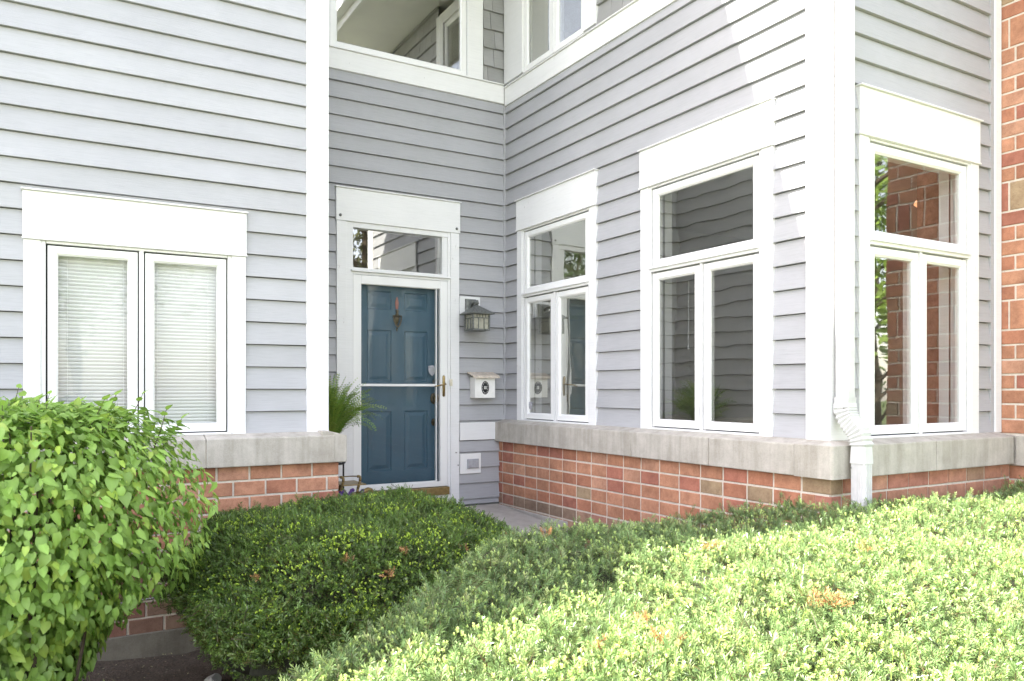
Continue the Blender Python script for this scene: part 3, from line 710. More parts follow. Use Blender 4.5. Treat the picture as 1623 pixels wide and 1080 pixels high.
b = MB(); b.box(lx - c + .006, lx + c - .006, ly - c + .006, ly + c - .006, zb + .002, ztp - .002); b.build('lantern_glass', M['amber'], lan)

# ---- mailbox
mbx = empty('mailbox', (3.594, 6.73, -.08), 'cream metal mailbox with a black oval emblem, on the siding below the lantern', 'mailbox')
b = MB(); b.box(3.484, 3.704, 6.622, 6.728, -.081, .118); b.build('body', M['mailbox'], mbx, .004)
b = MB(); b.prism(None, [(3.452, y, z) for y, z in ((6.732, .172), (6.732, .160), (6.605, .124), (6.592, .108), (6.586, .110), (6.600, .134))],
                  [(3.738, y, z) for y, z in ((6.732, .172), (6.732, .160), (6.605, .124), (6.592, .108), (6.586, .110), (6.600, .134))]); b.build('lid', M['maillid'], mbx, .001)
b = MB(); ex, ez = 3.594, .017; ye = 6.6215
def loop(b, rx, rz, tw, cx=0, cz=0, seg=28):
    b.tube([(ex + cx + rx * math.cos(2 * math.pi * k / seg), ye - .002, ez + cz + rz * math.sin(2 * math.pi * k / seg)) for k in range(seg + 1)], tw, 6, cap=False)
loop(b, .036, .060, .0042); loop(b, .022, .042, .0045)
for k in range(12):
    t = 2 * math.pi * k / 12; b.tube([(ex + .022 * math.cos(t), ye - .002, ez + .042 * math.sin(t)), (ex + .037 * math.cos(t), ye - .002, ez + .061 * math.sin(t))], [.0035, .0042], 6)
pts = [(math.cos(2 * math.pi * k / 24), math.sin(2 * math.pi * k / 24)) for k in range(24)]
b.prism(None, [(ex + x * .020, ye, ez + z * .040) for x, z in pts], [(ex + x * .020, ye - .003, ez + z * .040) for x, z in pts])
em = b.build('emblem', M['emblem'], mbx, 0, True)
b = MB()
for q in (-.007, .007):
    b.box(ex + q - .0045, ex + q + .0045, ye - .0048, ye - .0032, ez + .004, ez + .015); b.box(ex + q - .0045, ex + q + .0045, ye - .0048, ye - .0032, ez - .013, ez - .003)
b.box(ex - .014, ex + .014, ye - .0052, ye - .0034, ez - .0015, ez + .0015); b.build('emblem_inlay', M['mailbox'], em)

# ---- downspout: ribbed box pipe with a double elbow
ds = empty('downspout', (3.92, 2.80, GROUND), 'white metal downspout with a crimped double elbow at the outer corner', 'downspout')
def boxpipe(b, path, wx, wy, ribs=False):
    # path of (y, z) centre points; section wx by wy in x / across
    n = len(path); rings = []
    for i, (y, z) in enumerate(path):
        y0, z0 = path[max(i - 1, 0)]; y1, z1 = path[min(i + 1, n - 1)]
        d = Vector((0, y1 - y0, z1 - z0)).normalized(); nrm = Vector((0, d.z, -d.y))
        k = 1.0
        if ribs and 1 <= i < n - 1: k = .90 if i % 2 else 1.06
        rr = []
        prof = []
        hx, hy = wx / 2 * k, wy / 2 * k; c = .008
        base = [(-hx + c, -hy), (0, -hy), (hx - c, -hy), (hx, -hy + c), (hx, 0), (hx, hy - c), (hx - c, hy), (0, hy), (-hx + c, hy), (-hx, hy - c), (-hx, 0), (-hx, -hy + c)]
        for a, e in base: rr.append(Vector((3.92 + a, y, z)) + nrm * e)
        rings.append(rr)
    m = len(rings[0]); vs = [q for r in rings for q in r]
    fs = [(i * m + k, i * m + (k + 1) % m, (i + 1) * m + (k + 1) % m, (i + 1) * m + k) for i in range(n - 1) for k in range(m)]
    b.add(vs, fs)
b = MB(); boxpipe(b, [(2.908, 4.5), (2.908, 2), (2.908, -.05)], .070, .088); boxpipe(b, [(2.803, -.385), (2.803, -.8), (2.803, -1.68)], .076, .092)
for q in (-.022, 0, .022):   # pressed flutes
    b.box(3.92 + q - .004, 3.92 + q + .004, 2.803 - .049, 2.803 - .044, -1.66, -.40)
    b.box(3.8785, 3.8825, 2.803 + q - .004, 2.803 + q + .004, -1.66, -.40)
b.build('pipe', M['alum'], ds, .002)
path = [(2.908, -.045)]
c1 = (2.908 - .115, -.095)
for k in range(11):
    t = R_(45) * k / 10; path.append((2.908 - .15 * (1 - math.cos(t)), -.09 - .15 * math.sin(t)))
ye_, ze_ = path[-1]
dirv = (-math.sin(R_(45)), -math.cos(R_(45)))
tgt = 2.803; rem = ye_ - tgt
bend = .15 * (1 - math.cos(R_(45)))
st = (rem - bend) / math.sin(R_(45)) if rem > bend else .005
for k in range(1, 3): path.append((ye_ + dirv[0] * st * k / 2, ze_ + dirv[1] * st * k / 2))
ye_, ze_ = path[-1]
for k in range(1, 11):
    t = R_(45) * (1 - k / 10)
    path.append((tgt + .15 * (1 - math.cos(t)) + (ye_ - tgt - bend) * (1 - k / 10), ze_ - .15 * (math.sin(R_(45)) - math.sin(t))))
path.append((tgt, path[-1][1] - .095))
b = MB(); boxpipe(b, path, .086, .100, True); b.build('elbow', M['alum'], ds, 0)
b = MB(); b.box(3.880, 3.960, 2.858, 2.957, -.135, -.078); b.build('strap', M['alum'], ds, .003)
for x_, y_, z_ in ((3.879, 2.935, -.105), (3.879, 2.885, -.105), (3.879, 2.84, -.44)):
    b = MB(); b.tube([(x_, y_, z_), (x_ - .003, y_, z_)], .0045, 8); b.build('screw', M['verdigris'], ds)

# sensor sticker inside a pane, cable on the brick
sh = shield(wR, winR1 + WW - .205, -.158, .0015, .062, w1, 'shield_sticker')
b = MB(); b.tube([(-.6, 5.363, -1.325), (.27, 5.360, -1.312), (.6, 5.352, -1.296), (.95, 5.360, -1.286), (1.7, 5.362, -1.28)], .0035, 6)
tag(b.build('cable', M['greybox']), 'thin pale cable along the shaded brick between the two shrubs', 'cable')

# ------------------------------------------------------------------ planting
def basis(nrm, roll):
    nrm = nrm / np.linalg.norm(nrm, axis=1, keepdims=True)
    a = np.where(np.abs(nrm[:, 2:3]) < .9, np.array([[0, 0, 1.]]), np.array([[1., 0, 0]]))
    x = np.cross(a, nrm); x /= np.linalg.norm(x, axis=1, keepdims=True); y = np.cross(nrm, x)
    c, s = np.cos(roll)[:, None], np.sin(roll)[:, None]
    return np.stack([x * c + y * s, -x * s + y * c, nrm], 2)      # columns
def place(tv, tc, P, Bs, sc, tint):
    V = np.einsum('mij,nj->mni', Bs, tv) * sc[:, None, None] + P[:, None, :]
    Cc = tc[None] * tint[:, None, :] if tint.ndim == 2 else tc[None] * tint
    return V.reshape(-1, 3), Cc.reshape(-1, 3)
def sprig(nn, L, nl, nw, fresh, spread=55, two=False):
    """a twig along +z with needles; fresh 0..1 makes a pale bushy tip"""
    V = []; Cc = []
    for i in range(nn):
        t = (i + .5) / nn; z = L * t
        az_ = (i * 2.399) if not two else (0 if i % 2 else math.pi) + random.uniform(-.5, .5)
        ang = R_(spread * (1 - .45 * t) + random.uniform(-12, 12))
        if t > .85: ang *= .6
        ln = nl * random.uniform(.75, 1.1) * (1 - .25 * t if not fresh else .8); w_ = nw * random.uniform(.85, 1.2)
        d = np.array([math.sin(ang) * math.cos(az_), math.sin(ang) * math.sin(az_), math.cos(ang)])
        side = np.cross(d, [0, 0, 1.]); side /= np.linalg.norm(side) + 1e-9
        side = side * math.cos(.5) + np.cross(d, side) * math.sin(.5)
        p0 = np.array([0, 0, z]); p1 = p0 + d * ln * .55; p2 = p0 + d * ln + np.array([0, 0, -ln * .08])
        V += [p0, p1 + side * w_ / 2, p2, p1 - side * w_ / 2]
        dk = np.array([.165, .250, .090]) * random.uniform(.75, 1.3); lt = np.array([.60, .72, .26]) * random.uniform(.85, 1.1)
        f = fresh * (t ** .6 if fresh < 1 else 1) if fresh else 0
        col = dk * (1 - f) + lt * f
        Cc += [col * .85, col, col * 1.15, col]
    # woody stem
    V += [np.array([-.0012, 0, -L * .6]), np.array([.0012, 0, -L * .6]), np.array([.0006, 0, L * .9]), np.array([-.0006, 0, L * .9])]
    sc_ = np.array([.10, .07, .03]) if not fresh else np.array([.22, .28, .06]); Cc += [sc_] * 4
    return np.array(V), np.array(Cc)
def instances(temps, P, N, sc, tint, jitter, name, m, parent):
    M_ = len(P); N = N / np.linalg.norm(N, axis=1, keepdims=True) + rng.standard_normal((M_, 3)) * jitter
    Bs = basis(N, rng.uniform(0, 6.28, M_)); which = rng.integers(0, len(temps), M_)
    Vs = []; Cs = []
    for k, (tv, tc) in enumerate(temps):
        s_ = which == k
        v, c = place(tv, tc, P[s_], Bs[s_], sc[s_], tint[s_]); Vs.append(v); Cs.append(c)
    V = np.concatenate(Vs); Cc = np.concatenate(Cs)
    return V, Cc
def quads(V): return np.arange(len(V)).reshape(-1, 4)
def grid_samples(V, F, n, wfun=None):
    a, b_, c, d = (V[F[:, i]] for i in range(4)); nr = np.cross(c - a, d - b_) / 2; ar = np.linalg.norm(nr, axis=1)
    cen = (a + b_ + c + d) / 4; w_ = ar * (wfun(cen, nr / np.maximum(ar, 1e-9)[:, None]) if wfun else 1)
    i = rng.choice(len(F), n, p=w_ / w_.sum()); u, v = rng.random((2, n, 1))
    P = (a[i] * (1 - u) + b_[i] * u) * (1 - v) + (d[i] * (1 - u) + c[i] * u) * v
    return P, (nr / np.maximum(ar, 1e-9)[:, None])[i]
def vnoise(x, y, s, seed):
    r = np.random.default_rng(seed); out = 0
    for k in range(10):
        a = r.uniform(0, 6.28); f = s * r.uniform(.6, 1.6); out = out + np.sin((x * math.cos(a) + y * math.sin(a)) * f + r.uniform(0, 6.28))
    return out / 3.2

def hedge(name, outline, topz, botz, rnd, bulge, n_old, n_new, label, temps_old, temps_new, lumps, seed, density=None, dead=(), shade=(1, 1, 1), fresh=(1, 1, 1), hole=.045):
    """outline: closed plan polygon; the surface rolls over a rounded shoulder down to a skirt"""
    root = empty(name, (np.mean([p[0] for p in outline]), np.mean([p[1] for p in outline]), GROUND), label, 'hedge' if 'hedge' in name else 'shrub')
    # resample + smooth the outline
    o = np.array(outline, float); o = np.concatenate([o, o[:1]]); seg = np.linalg.norm(np.diff(o, axis=0), axis=1); cum = np.concatenate([[0], np.cumsum(seg)])
    K = 220; t = np.linspace(0, cum[-1], K, endpoint=False); P = np.stack([np.interp(t, cum, o[:, i]) for i in (0, 1)], -1)
    for _ in range(6): P = (np.roll(P, 1, 0) + P * 2 + np.roll(P, -1, 0)) / 4
    cen = P.mean(0)
    tan = np.roll(P, -1, 0) - np.roll(P, 1, 0); nrm = np.stack([tan[:, 1], -tan[:, 0]], -1); nrm /= np.linalg.norm(nrm, axis=1, keepdims=True)
    if ((P - cen) * nrm).sum() < 0: nrm = -nrm
    rows = []
    # skirt from the ground up
    for z_, inn in ((botz, bulge), (botz + .12, bulge * .45), (botz + .40, 0)):
        rows.append((P - nrm * inn, z_, None))
    for a in (0, 25, 50, 70, 90):
        rows.append((P - nrm * rnd * (1 - math.cos(R_(a))), None, -rnd * (1 - math.sin(R_(a)))))
    inner = P - nrm * rnd
    for q in np.linspace(0, 1, 34)[1:]: rows.append((inner * (1 - q) + cen * q, None, 0.0))
    Vr = []
    for (pp, z_, dz) in rows:
        if z_ is None:
            tz = topz(pp[:, 0], pp[:, 1]) + lumps * vnoise(pp[:, 0], pp[:, 1], 4.5, seed) + lumps * .45 * vnoise(pp[:, 0], pp[:, 1], 13, seed + 1)
            zz = tz + dz
        else: zz = np.full(len(pp), float(z_))
        k = lumps * 1.1 * vnoise(pp[:, 0] * 1.3 + zz * 3, pp[:, 1] * 1.3 - zz * 2, 5, seed + 2)
        if dz != 0.0 and dz is not None or z_ is not None: pp = pp + nrm * k[:, None]
        Vr.append(np.concatenate([pp, zz[:, None]], 1))
    V = np.concatenate(Vr); nr = len(rows)
    ii = np.arange(K); F = np.concatenate([np.stack([r * K + ii, r * K + (ii + 1) % K, (r + 1) * K + (ii + 1) % K, (r + 1) * K + ii], -1) for r in range(nr - 1)])
    a, b_, c, d = (V[F[:, i]] for i in range(4)); fn = np.cross(c - a, d - b_)
    if fn[:, 2].sum() < 0: F = F[:, ::-1]
    # vertex normals for the shrunken core
    a, b_, c, d = (V[F[:, i]] for i in range(4)); fn = np.cross(c - a, d - b_); vn = np.zeros_like(V)
    for i in range(4): np.add.at(vn, F[:, i], fn)
    vn /= np.linalg.norm(vn, axis=1, keepdims=True) + 1e-9
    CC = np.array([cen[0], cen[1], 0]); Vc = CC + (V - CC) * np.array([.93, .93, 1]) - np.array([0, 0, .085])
    npmesh('shade_core', Vc, F, np.ones((len(V), 3)), M['darkcore'], root, True)  # dark solid core added for occlusion; its colour fills gaps with shade
    def wf(cn, nn):
        w_ = np.ones(len(cn)) if density is None else density(cn); return w_ * np.where(nn[:, 2] < -.3, .3, 1)
    Vo = []; Co = []
    P1, N1 = grid_samples(V, F, n_old, wf)
    # clumping: let some patches sit lower and others stand proud
    h = vnoise(P1[:, 0] * 1.0, P1[:, 1] + P1[:, 2], 26, seed + 5)
    P1 = P1 + N1 * (np.where(rng.random(n_old) < .06, rng.uniform(0, .030, n_old), rng.uniform(-.05, .004, n_old)) + .012 * h - hole * np.clip(-h - .9, 0, 1.2))[:, None]
    N1b = N1 + np.array([0, 0, .25])
    tint = np.clip(1 + .22 * rng.standard_normal((n_old, 1)) + .12 * h[:, None], .45, 1.7) * np.array([shade])
    grey = rng.random(n_old) < .12; tint[grey] *= np.array([1.5, 1.25, 1.5])
    sc = rng.uniform(.8, 1.25, n_old)
    v, c = instances(temps_old, P1, N1b, sc, tint, .85, 'x', None, None); Vo.append(v); Co.append(c)
    P2, N2 = grid_samples(V, F, n_new * 2, wf)
    h2 = vnoise(P2[:, 0] * 1.2, P2[:, 1] + P2[:, 2] * 1.3, 15, seed + 9); keep = rng.random(len(P2)) < np.clip(.30 + .42 * h2, .05, 1)
    P2, N2 = P2[keep], N2[keep]
    P2 = P2 + N2 * rng.uniform(-.012, .022, (len(P2), 1)); tint = np.clip(1 + .18 * rng.standard_normal((len(P2), 1)), .6, 1.4) * np.array([fresh])
    v, c = instances(temps_new, P2, N2 + np.array([0, 0, .9]), rng.uniform(.55, 1.05, len(P2)), tint, .55, 'x', None, None); Vo.append(v); Co.append(c)
    fo = np.concatenate(Vo); co = np.concatenate(Co)
    npmesh('foliage', fo, quads(fo), co, M['yew'], root)
    # dead rust-brown tufts
    Vd = []; Cd = []
    for (dx, dy, rad, num) in dead:
        dist = np.hypot(V[:, 0] - dx, V[:, 1] - dy) + np.where(V[:, 2] < -1.2, 5, 0); j = np.argmin(dist); ctr = V[j]
        pp = np.stack([ctr[0] + rng.normal(0, rad * .5, num), ctr[1] + rng.normal(0, rad * .5, num), np.full(num, ctr[2] + .006)], -1)
        nn = np.repeat(vn[j][None], num, 0) + np.array([0, 0, .3])
        tint = np.repeat(np.array([[2.7, .98, 1.15]]), num, 0) * rng.uniform(.7, 1.3, (num, 1))
        v, c = instances(temps_old, pp, nn, rng.uniform(.6, 1.0, num), tint, .8, 'x', None, None); npmesh('dead_sprig', v, quads(v), c, M['yew'], root)
    return root
old_near = [sprig(22, .036, .025, .0030, 0, 66) for _ in range(4)] + [sprig(20, .045, .024, .0030, 0, 64, True) for _ in range(3)] + [sprig(20, .036, .023, .0032, .4, 60) for _ in range(2)]
new_near = [sprig(14, .012, .014, .0052, 1, 40) for _ in range(3)] + [sprig(16, .020, .014, .0050, .95, 46) for _ in range(2)]
old_far = [sprig(14, .032, .023, .0042, 0, 64) for _ in range(4)] + [sprig(14, .042, .022, .0042, 0, 62, True) for _ in range(3)]
new_far = [sprig(8, .010, .012, .0060, 1, 45) for _ in range(3)]

big = [(.50, .30), (.49, 1.3), (.50, 2.00), (.66, 2.22), (.84, 2.34), (1.08, 2.62), (1.36, 2.80), (1.75, 3.05), (2.3, 3.16), (2.85, 3.24), (3.3, 3.16), (3.66, 3.02), (3.72, 2.78), (4.2, 2.74), (5.0, 2.74), (5.64, 2.80), (5.64, 1.2), (5.6, .3), (3, .25)]
def bigtop(x, y): return -.675 + .018 * np.clip(x - 2.5, -2, 3) + .012 * np.sin(x * 2.1 + y) - .03 * np.exp(-((x - 1.75) ** 2) / .03) - .06 * np.clip(1.3 - x, 0, 1)
def bden(c): return 1 / np.clip((np.hypot(c[:, 0], c[:, 1])) / 2.2, .7, 3) ** 1.0 * np.where(c[:, 2] < -1.3, .3, 1) * np.where(c[:, 1] < .6, .4, 1)
hedge('yew_hedge', big, bigtop, GROUND + .02, .10, .05, 44000, 22000, 'broad clipped yew hedge in the foreground, sunlit yellow-green on its right', old_near, new_near, .027, 11, bden,
      [(2.05, 1.62, .05, 26), (1.33, 1.75, .012, 7), (2.3, 2.3, .02, 8), (1.42, 1.62, .035, 14), (1.6, 1.95, .02, 6), (1.9, 2.9, .02, 6), (2.7, 1.9, .03, 8)])
mid = [(.58, 3.85), (.62, 3.55), (.85, 3.35), (1.25, 3.22), (1.75, 3.22), (2.1, 3.38), (2.34, 3.75), (2.46, 4.2), (2.42, 4.7), (2.2, 5.05), (1.7, 5.2), (1.1, 5.18), (.72, 4.95), (.58, 4.5)]
def midtop(x, y): return -.688 - .10 * ((x - 1.5) / .95) ** 2 - .16 * np.clip((4.2 - y) / 1.0, 0, 1) ** 1.5 - .02 * np.clip(y - 4.3, 0, 1)
hedge('yew_bush', mid, midtop, -1.34, .27, .16, 28000, 14000, 'rounded dark green yew bush between the leafy shrub and the front step', old_far, new_far, .032, 31, None,
      [(.80, 3.62, .018, 6), (1.15, 3.4, .015, 5), (1.3, 3.3, .025, 8), (1.42, 3.4, .015, 5), (1.75, 3.4, .012, 4), (2.2, 3.8, .012, 4), (2.3, 3.9, .012, 5)], (.62, .69, .42), (.92, 1.0, .42), .085)

# lilac-like leafy shrub
lil = empty('lilac_shrub', (-.15, 4.05, GROUND), 'large bright green broad-leaved shrub under the left window', 'shrub')
def heart():
    # folded heart-shaped leaf, base at origin, tip along +x, normal +z
    prof = [(0, .10), (.10, .27), (.28, .37), (.5, .33), (.72, .20), (1.0, 0)]
    V = []; F = []
    for i, (x, h) in enumerate(prof):
        xb = x - (.12 if 0 < i < 2 else 0)
        V += [(x, 0, -.10 * x * x), (xb - (.05 if i == 1 else 0), h, .13 * h * 2 - .16 * x * x), (xb - (.05 if i == 1 else 0), -h, .13 * h * 2 - .16 * x * x)]
    for i in range(5):
        a = i * 3; F += [(a, a + 3, a + 4, a + 1), (a, a + 2, a + 5, a + 3)]
    return np.array(V), np.array(F)
hv, hf = heart()
# silhouette profile (height -> half widths)
prof = np.array([(-.04, .30), (-.08, .50), (-.14, .68), (-.24, .78), (-.42, .86), (-.62, .86), (-.80, .78), (-.90, .72), (-.98, .56), (-1.08, .42), (-1.2, .40), (-1.32, .30), (-1.5, .18)])
cx_, cy_ = -.20, 4.08
def lsurf(t, z):
    r = np.interp(-z, -prof[:, 0], prof[:, 1]); k = 1 + .06 * np.sin(3 * t + z * 5) + .05 * np.sin(7 * t - z * 9)
    return cx_ + r * k * np.cos(t), cy_ + .82 * r * k * np.sin(t)
n = 15000
z = np.concatenate([rng.uniform(-1.42, -.08, n - 2600), rng.uniform(-.12, -.03, 2600)]); t = rng.uniform(0, 6.283, n)
xs, ys = lsurf(t, z); inn = rng.random(n) ** 1.5 * .5; topm = np.arange(n) >= n - 2600
q = np.where(topm, np.sqrt(rng.random(n)), 1 - inn)
xs = cx_ + (xs - cx_) * q; ys = cy_ + (ys - cy_) * q
zt_ = -.085 - .22 * np.clip(np.hypot((xs - cx_) / .90, (ys - cy_) / .70), 0, 1.1) ** 4 + .025 * np.sin(xs * 9) * np.cos(ys * 8)
z = np.where(topm, zt_ - rng.random(n) ** 2 * .12, np.minimum(z, zt_))
P = np.stack([xs, ys, z + rng.normal(0, .01, n)], -1)
# a low side shoot on the right foot of the shrub
ns = 170; u = rng.random(ns); P2 = np.stack([-.02 + u * .30, 3.72 + rng.normal(0, .06, ns), -1.12 - .16 * u * u - rng.random(ns) * .16 - .10 * (1 - u)], -1); P = np.concatenate([P, P2])
ne = 26; P3 = np.stack([rng.uniform(-.5, .55, ne), 4 + rng.normal(0, .2, ne), rng.uniform(-.10, -.04, ne) - .0], -1); P3[:, 2] -= .25 * np.clip(P3[:, 0] - .1, 0, 1) ; P = np.concatenate([P, P3])
nv = 4600; tv = rng.uniform(0, 6.283, nv); zv = rng.uniform(-1.2, -.15, nv); xv, yv = lsurf(tv, zv); qv = rng.uniform(.3, .9, nv); P = np.concatenate([P, np.stack([cx_ + (xv - cx_) * qv, cy_ + (yv - cy_) * qv, zv], -1)])
nn = len(P); out = P - np.array([cx_, cy_, -.6]); out[:, 2] *= .35; out /= np.linalg.norm(out, axis=1, keepdims=True)
# leaf frame: x = tip (outward and down), z = normal (outward and up)
th_ = np.clip(rng.normal(0, .45, (nn, 1)), -1, 1); upness = np.clip((P[:, 2:3] + .45) / .4, 0, 1)
tip = out * (.55 + .45 * upness) + np.array([[0, 0, -1]]) * (1.0 - .75 * upness) + rng.standard_normal((nn, 3)) * .38
tip /= np.linalg.norm(tip, axis=1, keepdims=True)
nrm = out + np.array([[0, 0, .85]]) + upness * np.array([[0, 0, 1.0]]) + rng.standard_normal((nn, 3)) * .35
nrm -= (nrm * tip).sum(1, keepdims=True) * tip; nrm /= np.linalg.norm(nrm, axis=1, keepdims=True)
Bs = np.stack([tip, np.cross(nrm, tip), nrm], 2); sc = rng.choice([.024, .034, .044, .056], nn) * rng.uniform(.85, 1.15, nn)
lf = hv[None] * np.stack([np.ones(nn), rng.uniform(.72, 1.15, nn), rng.uniform(-.4, 2.4, nn)], 1)[:, None, :]; lf[:, :, 1] += lf[:, :, 0] ** 2 * rng.uniform(-.22, .22, (nn, 1))
V = np.einsum('mij,mnj->mni', Bs, lf) * sc[:, None, None] + P[:, None, :]
base = np.array([.25, .40, .085]); tint = np.clip(1 + .16 * rng.standard_normal((nn, 1)), .6, 1.45); colr = base * tint; yl = rng.random(nn) < .2; colr[yl] *= np.array([1.35, 1.18, 1.0])
inner = np.concatenate([np.zeros(n), np.zeros(ns + ne)])
Cc = np.repeat(colr[:, None, :], len(hv), 1); Cc[:, ::3] *= 1.18
F = (hf[None] + (np.arange(nn) * len(hv))[:, None, None]).reshape(-1, 4)
npmesh('leaves', V.reshape(-1, 3), F, Cc.reshape(-1, 3), M['lilac'], lil, True)
b = MB()
for k in range(26):
    a = random.uniform(0, 6.28); r0 = random.uniform(.02, .14); r1 = random.uniform(.3, .8); zt = random.uniform(-.5, -.12)
    p0 = Vector((cx_ + .12 + r0 * math.cos(a), cy_ - .1 + r0 * math.sin(a), GROUND)); p2 = Vector((cx_ + r1 * math.cos(a) * .8, cy_ + .7 * r1 * math.sin(a), zt)); p1 = (p0 + p2) / 2 + Vector((random.uniform(-.06, .06), random.uniform(-.06, .06), .1))
    b.tube([p0, (p0 + p1) / 2 + Vector((.01, 0, .03)), p1, (p1 + p2) / 2, p2], [.011, .009, .007, .005, .003], 6)
stems_b = b

b = stems_b; SP = []; SD = []
for k in range(34):
    a = random.uniform(0, 6.28); q = math.sqrt(random.random()) * .85
    x0 = cx_ + .80 * q * math.cos(a); y0 = cy_ + .6 * q * math.sin(a); zt = -.09 - .2 * q ** 4
    L = random.uniform(.05, .14); d = Vector((math.cos(a) * .45 + random.uniform(-.2, .2), math.sin(a) * .3, 1)).normalized()
    p0 = Vector((x0, y0, zt - .10)); p1 = p0 + d * (L + .08); b.tube([p0, (p0 + p1) / 2 + Vector((.004, 0, 0)), p1], [.0028, .0022, .0012], 5)
    for j in range(5):
        pp_ = p0 + (p1 - p0) * (.35 + .16 * j); aa = 1.57 * j + a
        SP.append(pp_); SD.append(Vector((math.cos(aa), math.sin(aa), .15 + .2 * j)))
b.build('stems', M['bark'], lil)
tipv = np.array(SD); tipv /= np.linalg.norm(tipv, axis=1, keepdims=True); nv_ = np.array([[0, 0, 1.0]]) + rng.standard_normal((len(SP), 3)) * .2; nv_ -= (nv_ * tipv).sum(1, keepdims=True) * tipv; nv_ /= np.linalg.norm(nv_, axis=1, keepdims=True)
Bv = np.stack([tipv, np.cross(nv_, tipv), nv_], 2); sv = rng.uniform(.026, .05, len(SP)); Vv = np.einsum('mij,nj->mni', Bv, hv) * sv[:, None, None] + np.array(SP)[:, None, :]
npmesh('shoot_leaves', Vv.reshape(-1, 3), (hf[None] + (np.arange(len(SP)) * len(hv))[:, None, None]).reshape(-1, 4), np.repeat(np.array([[.28, .45, .08]]) * rng.uniform(.8, 1.2, (len(SP), 1)), len(hv), 0), M['lilac'], lil, True)

# fern in a pot on a stand
st = empty('plant_stand', (1.90, 6.10, -1.15), 'slim black metal plant stand beside the step, behind the left brick corner', 'plant stand')
b = MB()
for k in range(3):
    a = R_(8 + 120 * k); b.tube([(1.90 + .128 * math.cos(a), 6.10 + .128 * math.sin(a), -1.15), (1.90 + .128 * math.cos(a), 6.10 + .128 * math.sin(a), -.58)], .0075, 8)
b.build('leg', M['black'], st)
b = MB(); b.tube([(1.90 + .128 * math.cos(t), 6.10 + .128 * math.sin(t), -.58) for t in [2 * math.pi * k / 24 for k in range(25)]], .006, 6); b.lathe((1.9, 6.1, -.592), [(.12, 0), (.12, .006)], 20); b.build('ring', M['black'], st)
fern = empty('potted_fern', (1.90, 6.10, -.58), 'arching green fern in a pot behind the left corner, beside the teal door', 'plant')
b = MB(); b.lathe((1.90, 6.10, -.58), [(.075, 0), (.10, .14), (.112, .14), (.112, .17), (.10, .17), (.09, .15), (.001, .145)], 24); b.build('pot', M['pot'], fern, 0, True)
V = []; Cc = []
for k in range(230):
    a = random.uniform(0, 6.28); lean = abs(random.gauss(0, .55)); L = random.uniform(.32, .58)
    if k < 40: a = random.uniform(-1.0, .7); L = random.uniform(.40, .58); lean = random.uniform(.25, 1.1)
    p = np.array([1.90 + .03 * math.cos(a), 6.10 + .03 * math.sin(a), -.42]); ang = lean * .55; seg = 26; hd = np.array([math.cos(a), math.sin(a), 0])
    g = random.uniform(.75, 1.25); droop = random.uniform(.5, 1.7) * (.5 + lean)
    base = np.array([.17, .29, .05]) * g if random.random() < .6 else np.array([.26, .36, .06]) * g
    side = np.cross(hd, [0, 0, 1]); tw = random.uniform(-.8, .8)
    for i in range(seg):
        t = i / seg; an = ang + droop * t * t; d = hd * math.sin(an) + np.array([0, 0, 1]) * math.cos(an); p2 = p + d * L / seg
        w_ = .0012; V += [p - side * w_, p + side * w_, p2 + side * w_, p2 - side * w_]; Cc += [base * .8] * 4
        pl_ = .034 * math.sin(math.pi * min(1, .12 + t * .88)) ** .6 * random.uniform(.8, 1.1) + .003
        up2 = np.cross(side, d)
        for sg in (-1, 1):
            sd = side * math.cos(tw) + up2 * math.sin(tw)
            e = (sd * sg * .85 + d * .55 + np.array([0, 0, random.uniform(-.2, .2)])) * pl_; ww = d * .0055
            V += [p, p + e * .5 + ww, p + e, p + e * .5 - ww]; Cc += [base * .9, base, base * 1.3, base]
        p = p2
V = np.array(V); npmesh('fronds', V, quads(V), np.array(Cc), M['fern'], fern)

# bronze step rack with scrolls, and pansies in a pot beneath it
rk = empty('plant_rack', (2.10, 6.22, -1.15), 'small bronze painted scroll-sided plant rack on the porch left of the door', 'rack')
def strap(b, pts, x0, x1, t=.006):
    for i in range(len(pts) - 1):
        (y0, z0), (y1, z1) = pts[i], pts[i + 1]; d = Vector((y1 - y0, z1 - z0)).normalized(); n_ = Vector((-d.y, d.x)) * t
        b.hexa([(x0, y0, z0), (x1, y0, z0), (x1, y1, z1), (x0, y1, z1), (x0, y0 + n_.x, z0 + n_.y), (x1, y0 + n_.x, z0 + n_.y), (x1, y1 + n_.x, z1 + n_.y), (x0, y1 + n_.x, z1 + n_.y)])
b = MB(); b.box(2.0, 2.205, 6.08, 6.36, -.772, -.762); b.build('tray', M['bronze'], rk, .002)
for xo in (2.105, 1.965):
    b = MB(); pts = [(xo + .03, -.705), (xo + .045, -.698), (xo + .056, -.71), (xo + .055, -.74), (xo + .045, -.77), (xo + .036, -.80), (xo + .03, -.84), (xo + .0, -.86)]
    for i in range(len(pts) - 1):
        (x0, z0), (x1, z1) = pts[i], pts[i + 1]; b.hexa([(x0, 6.06, z0), (x0 + .012, 6.06, z0), (x0 + .012, 6.075, z0), (x0, 6.075, z0), (x1, 6.06, z1), (x1 + .012, 6.06, z1), (x1 + .012, 6.075, z1), (x1, 6.075, z1)]) if False else b.tube([(x0, 6.10, z0), (x1, 6.10, z1)], .011, 6)
    b.build('scroll', M['bronze'], rk, 0, True)
b = MB(); b.tube([(2.15, 6.10, -.70), (2.10, 6.18, -.705), (1.98, 6.22, -.715)], .005, 6); b.build('rail', M['bronze'], rk)
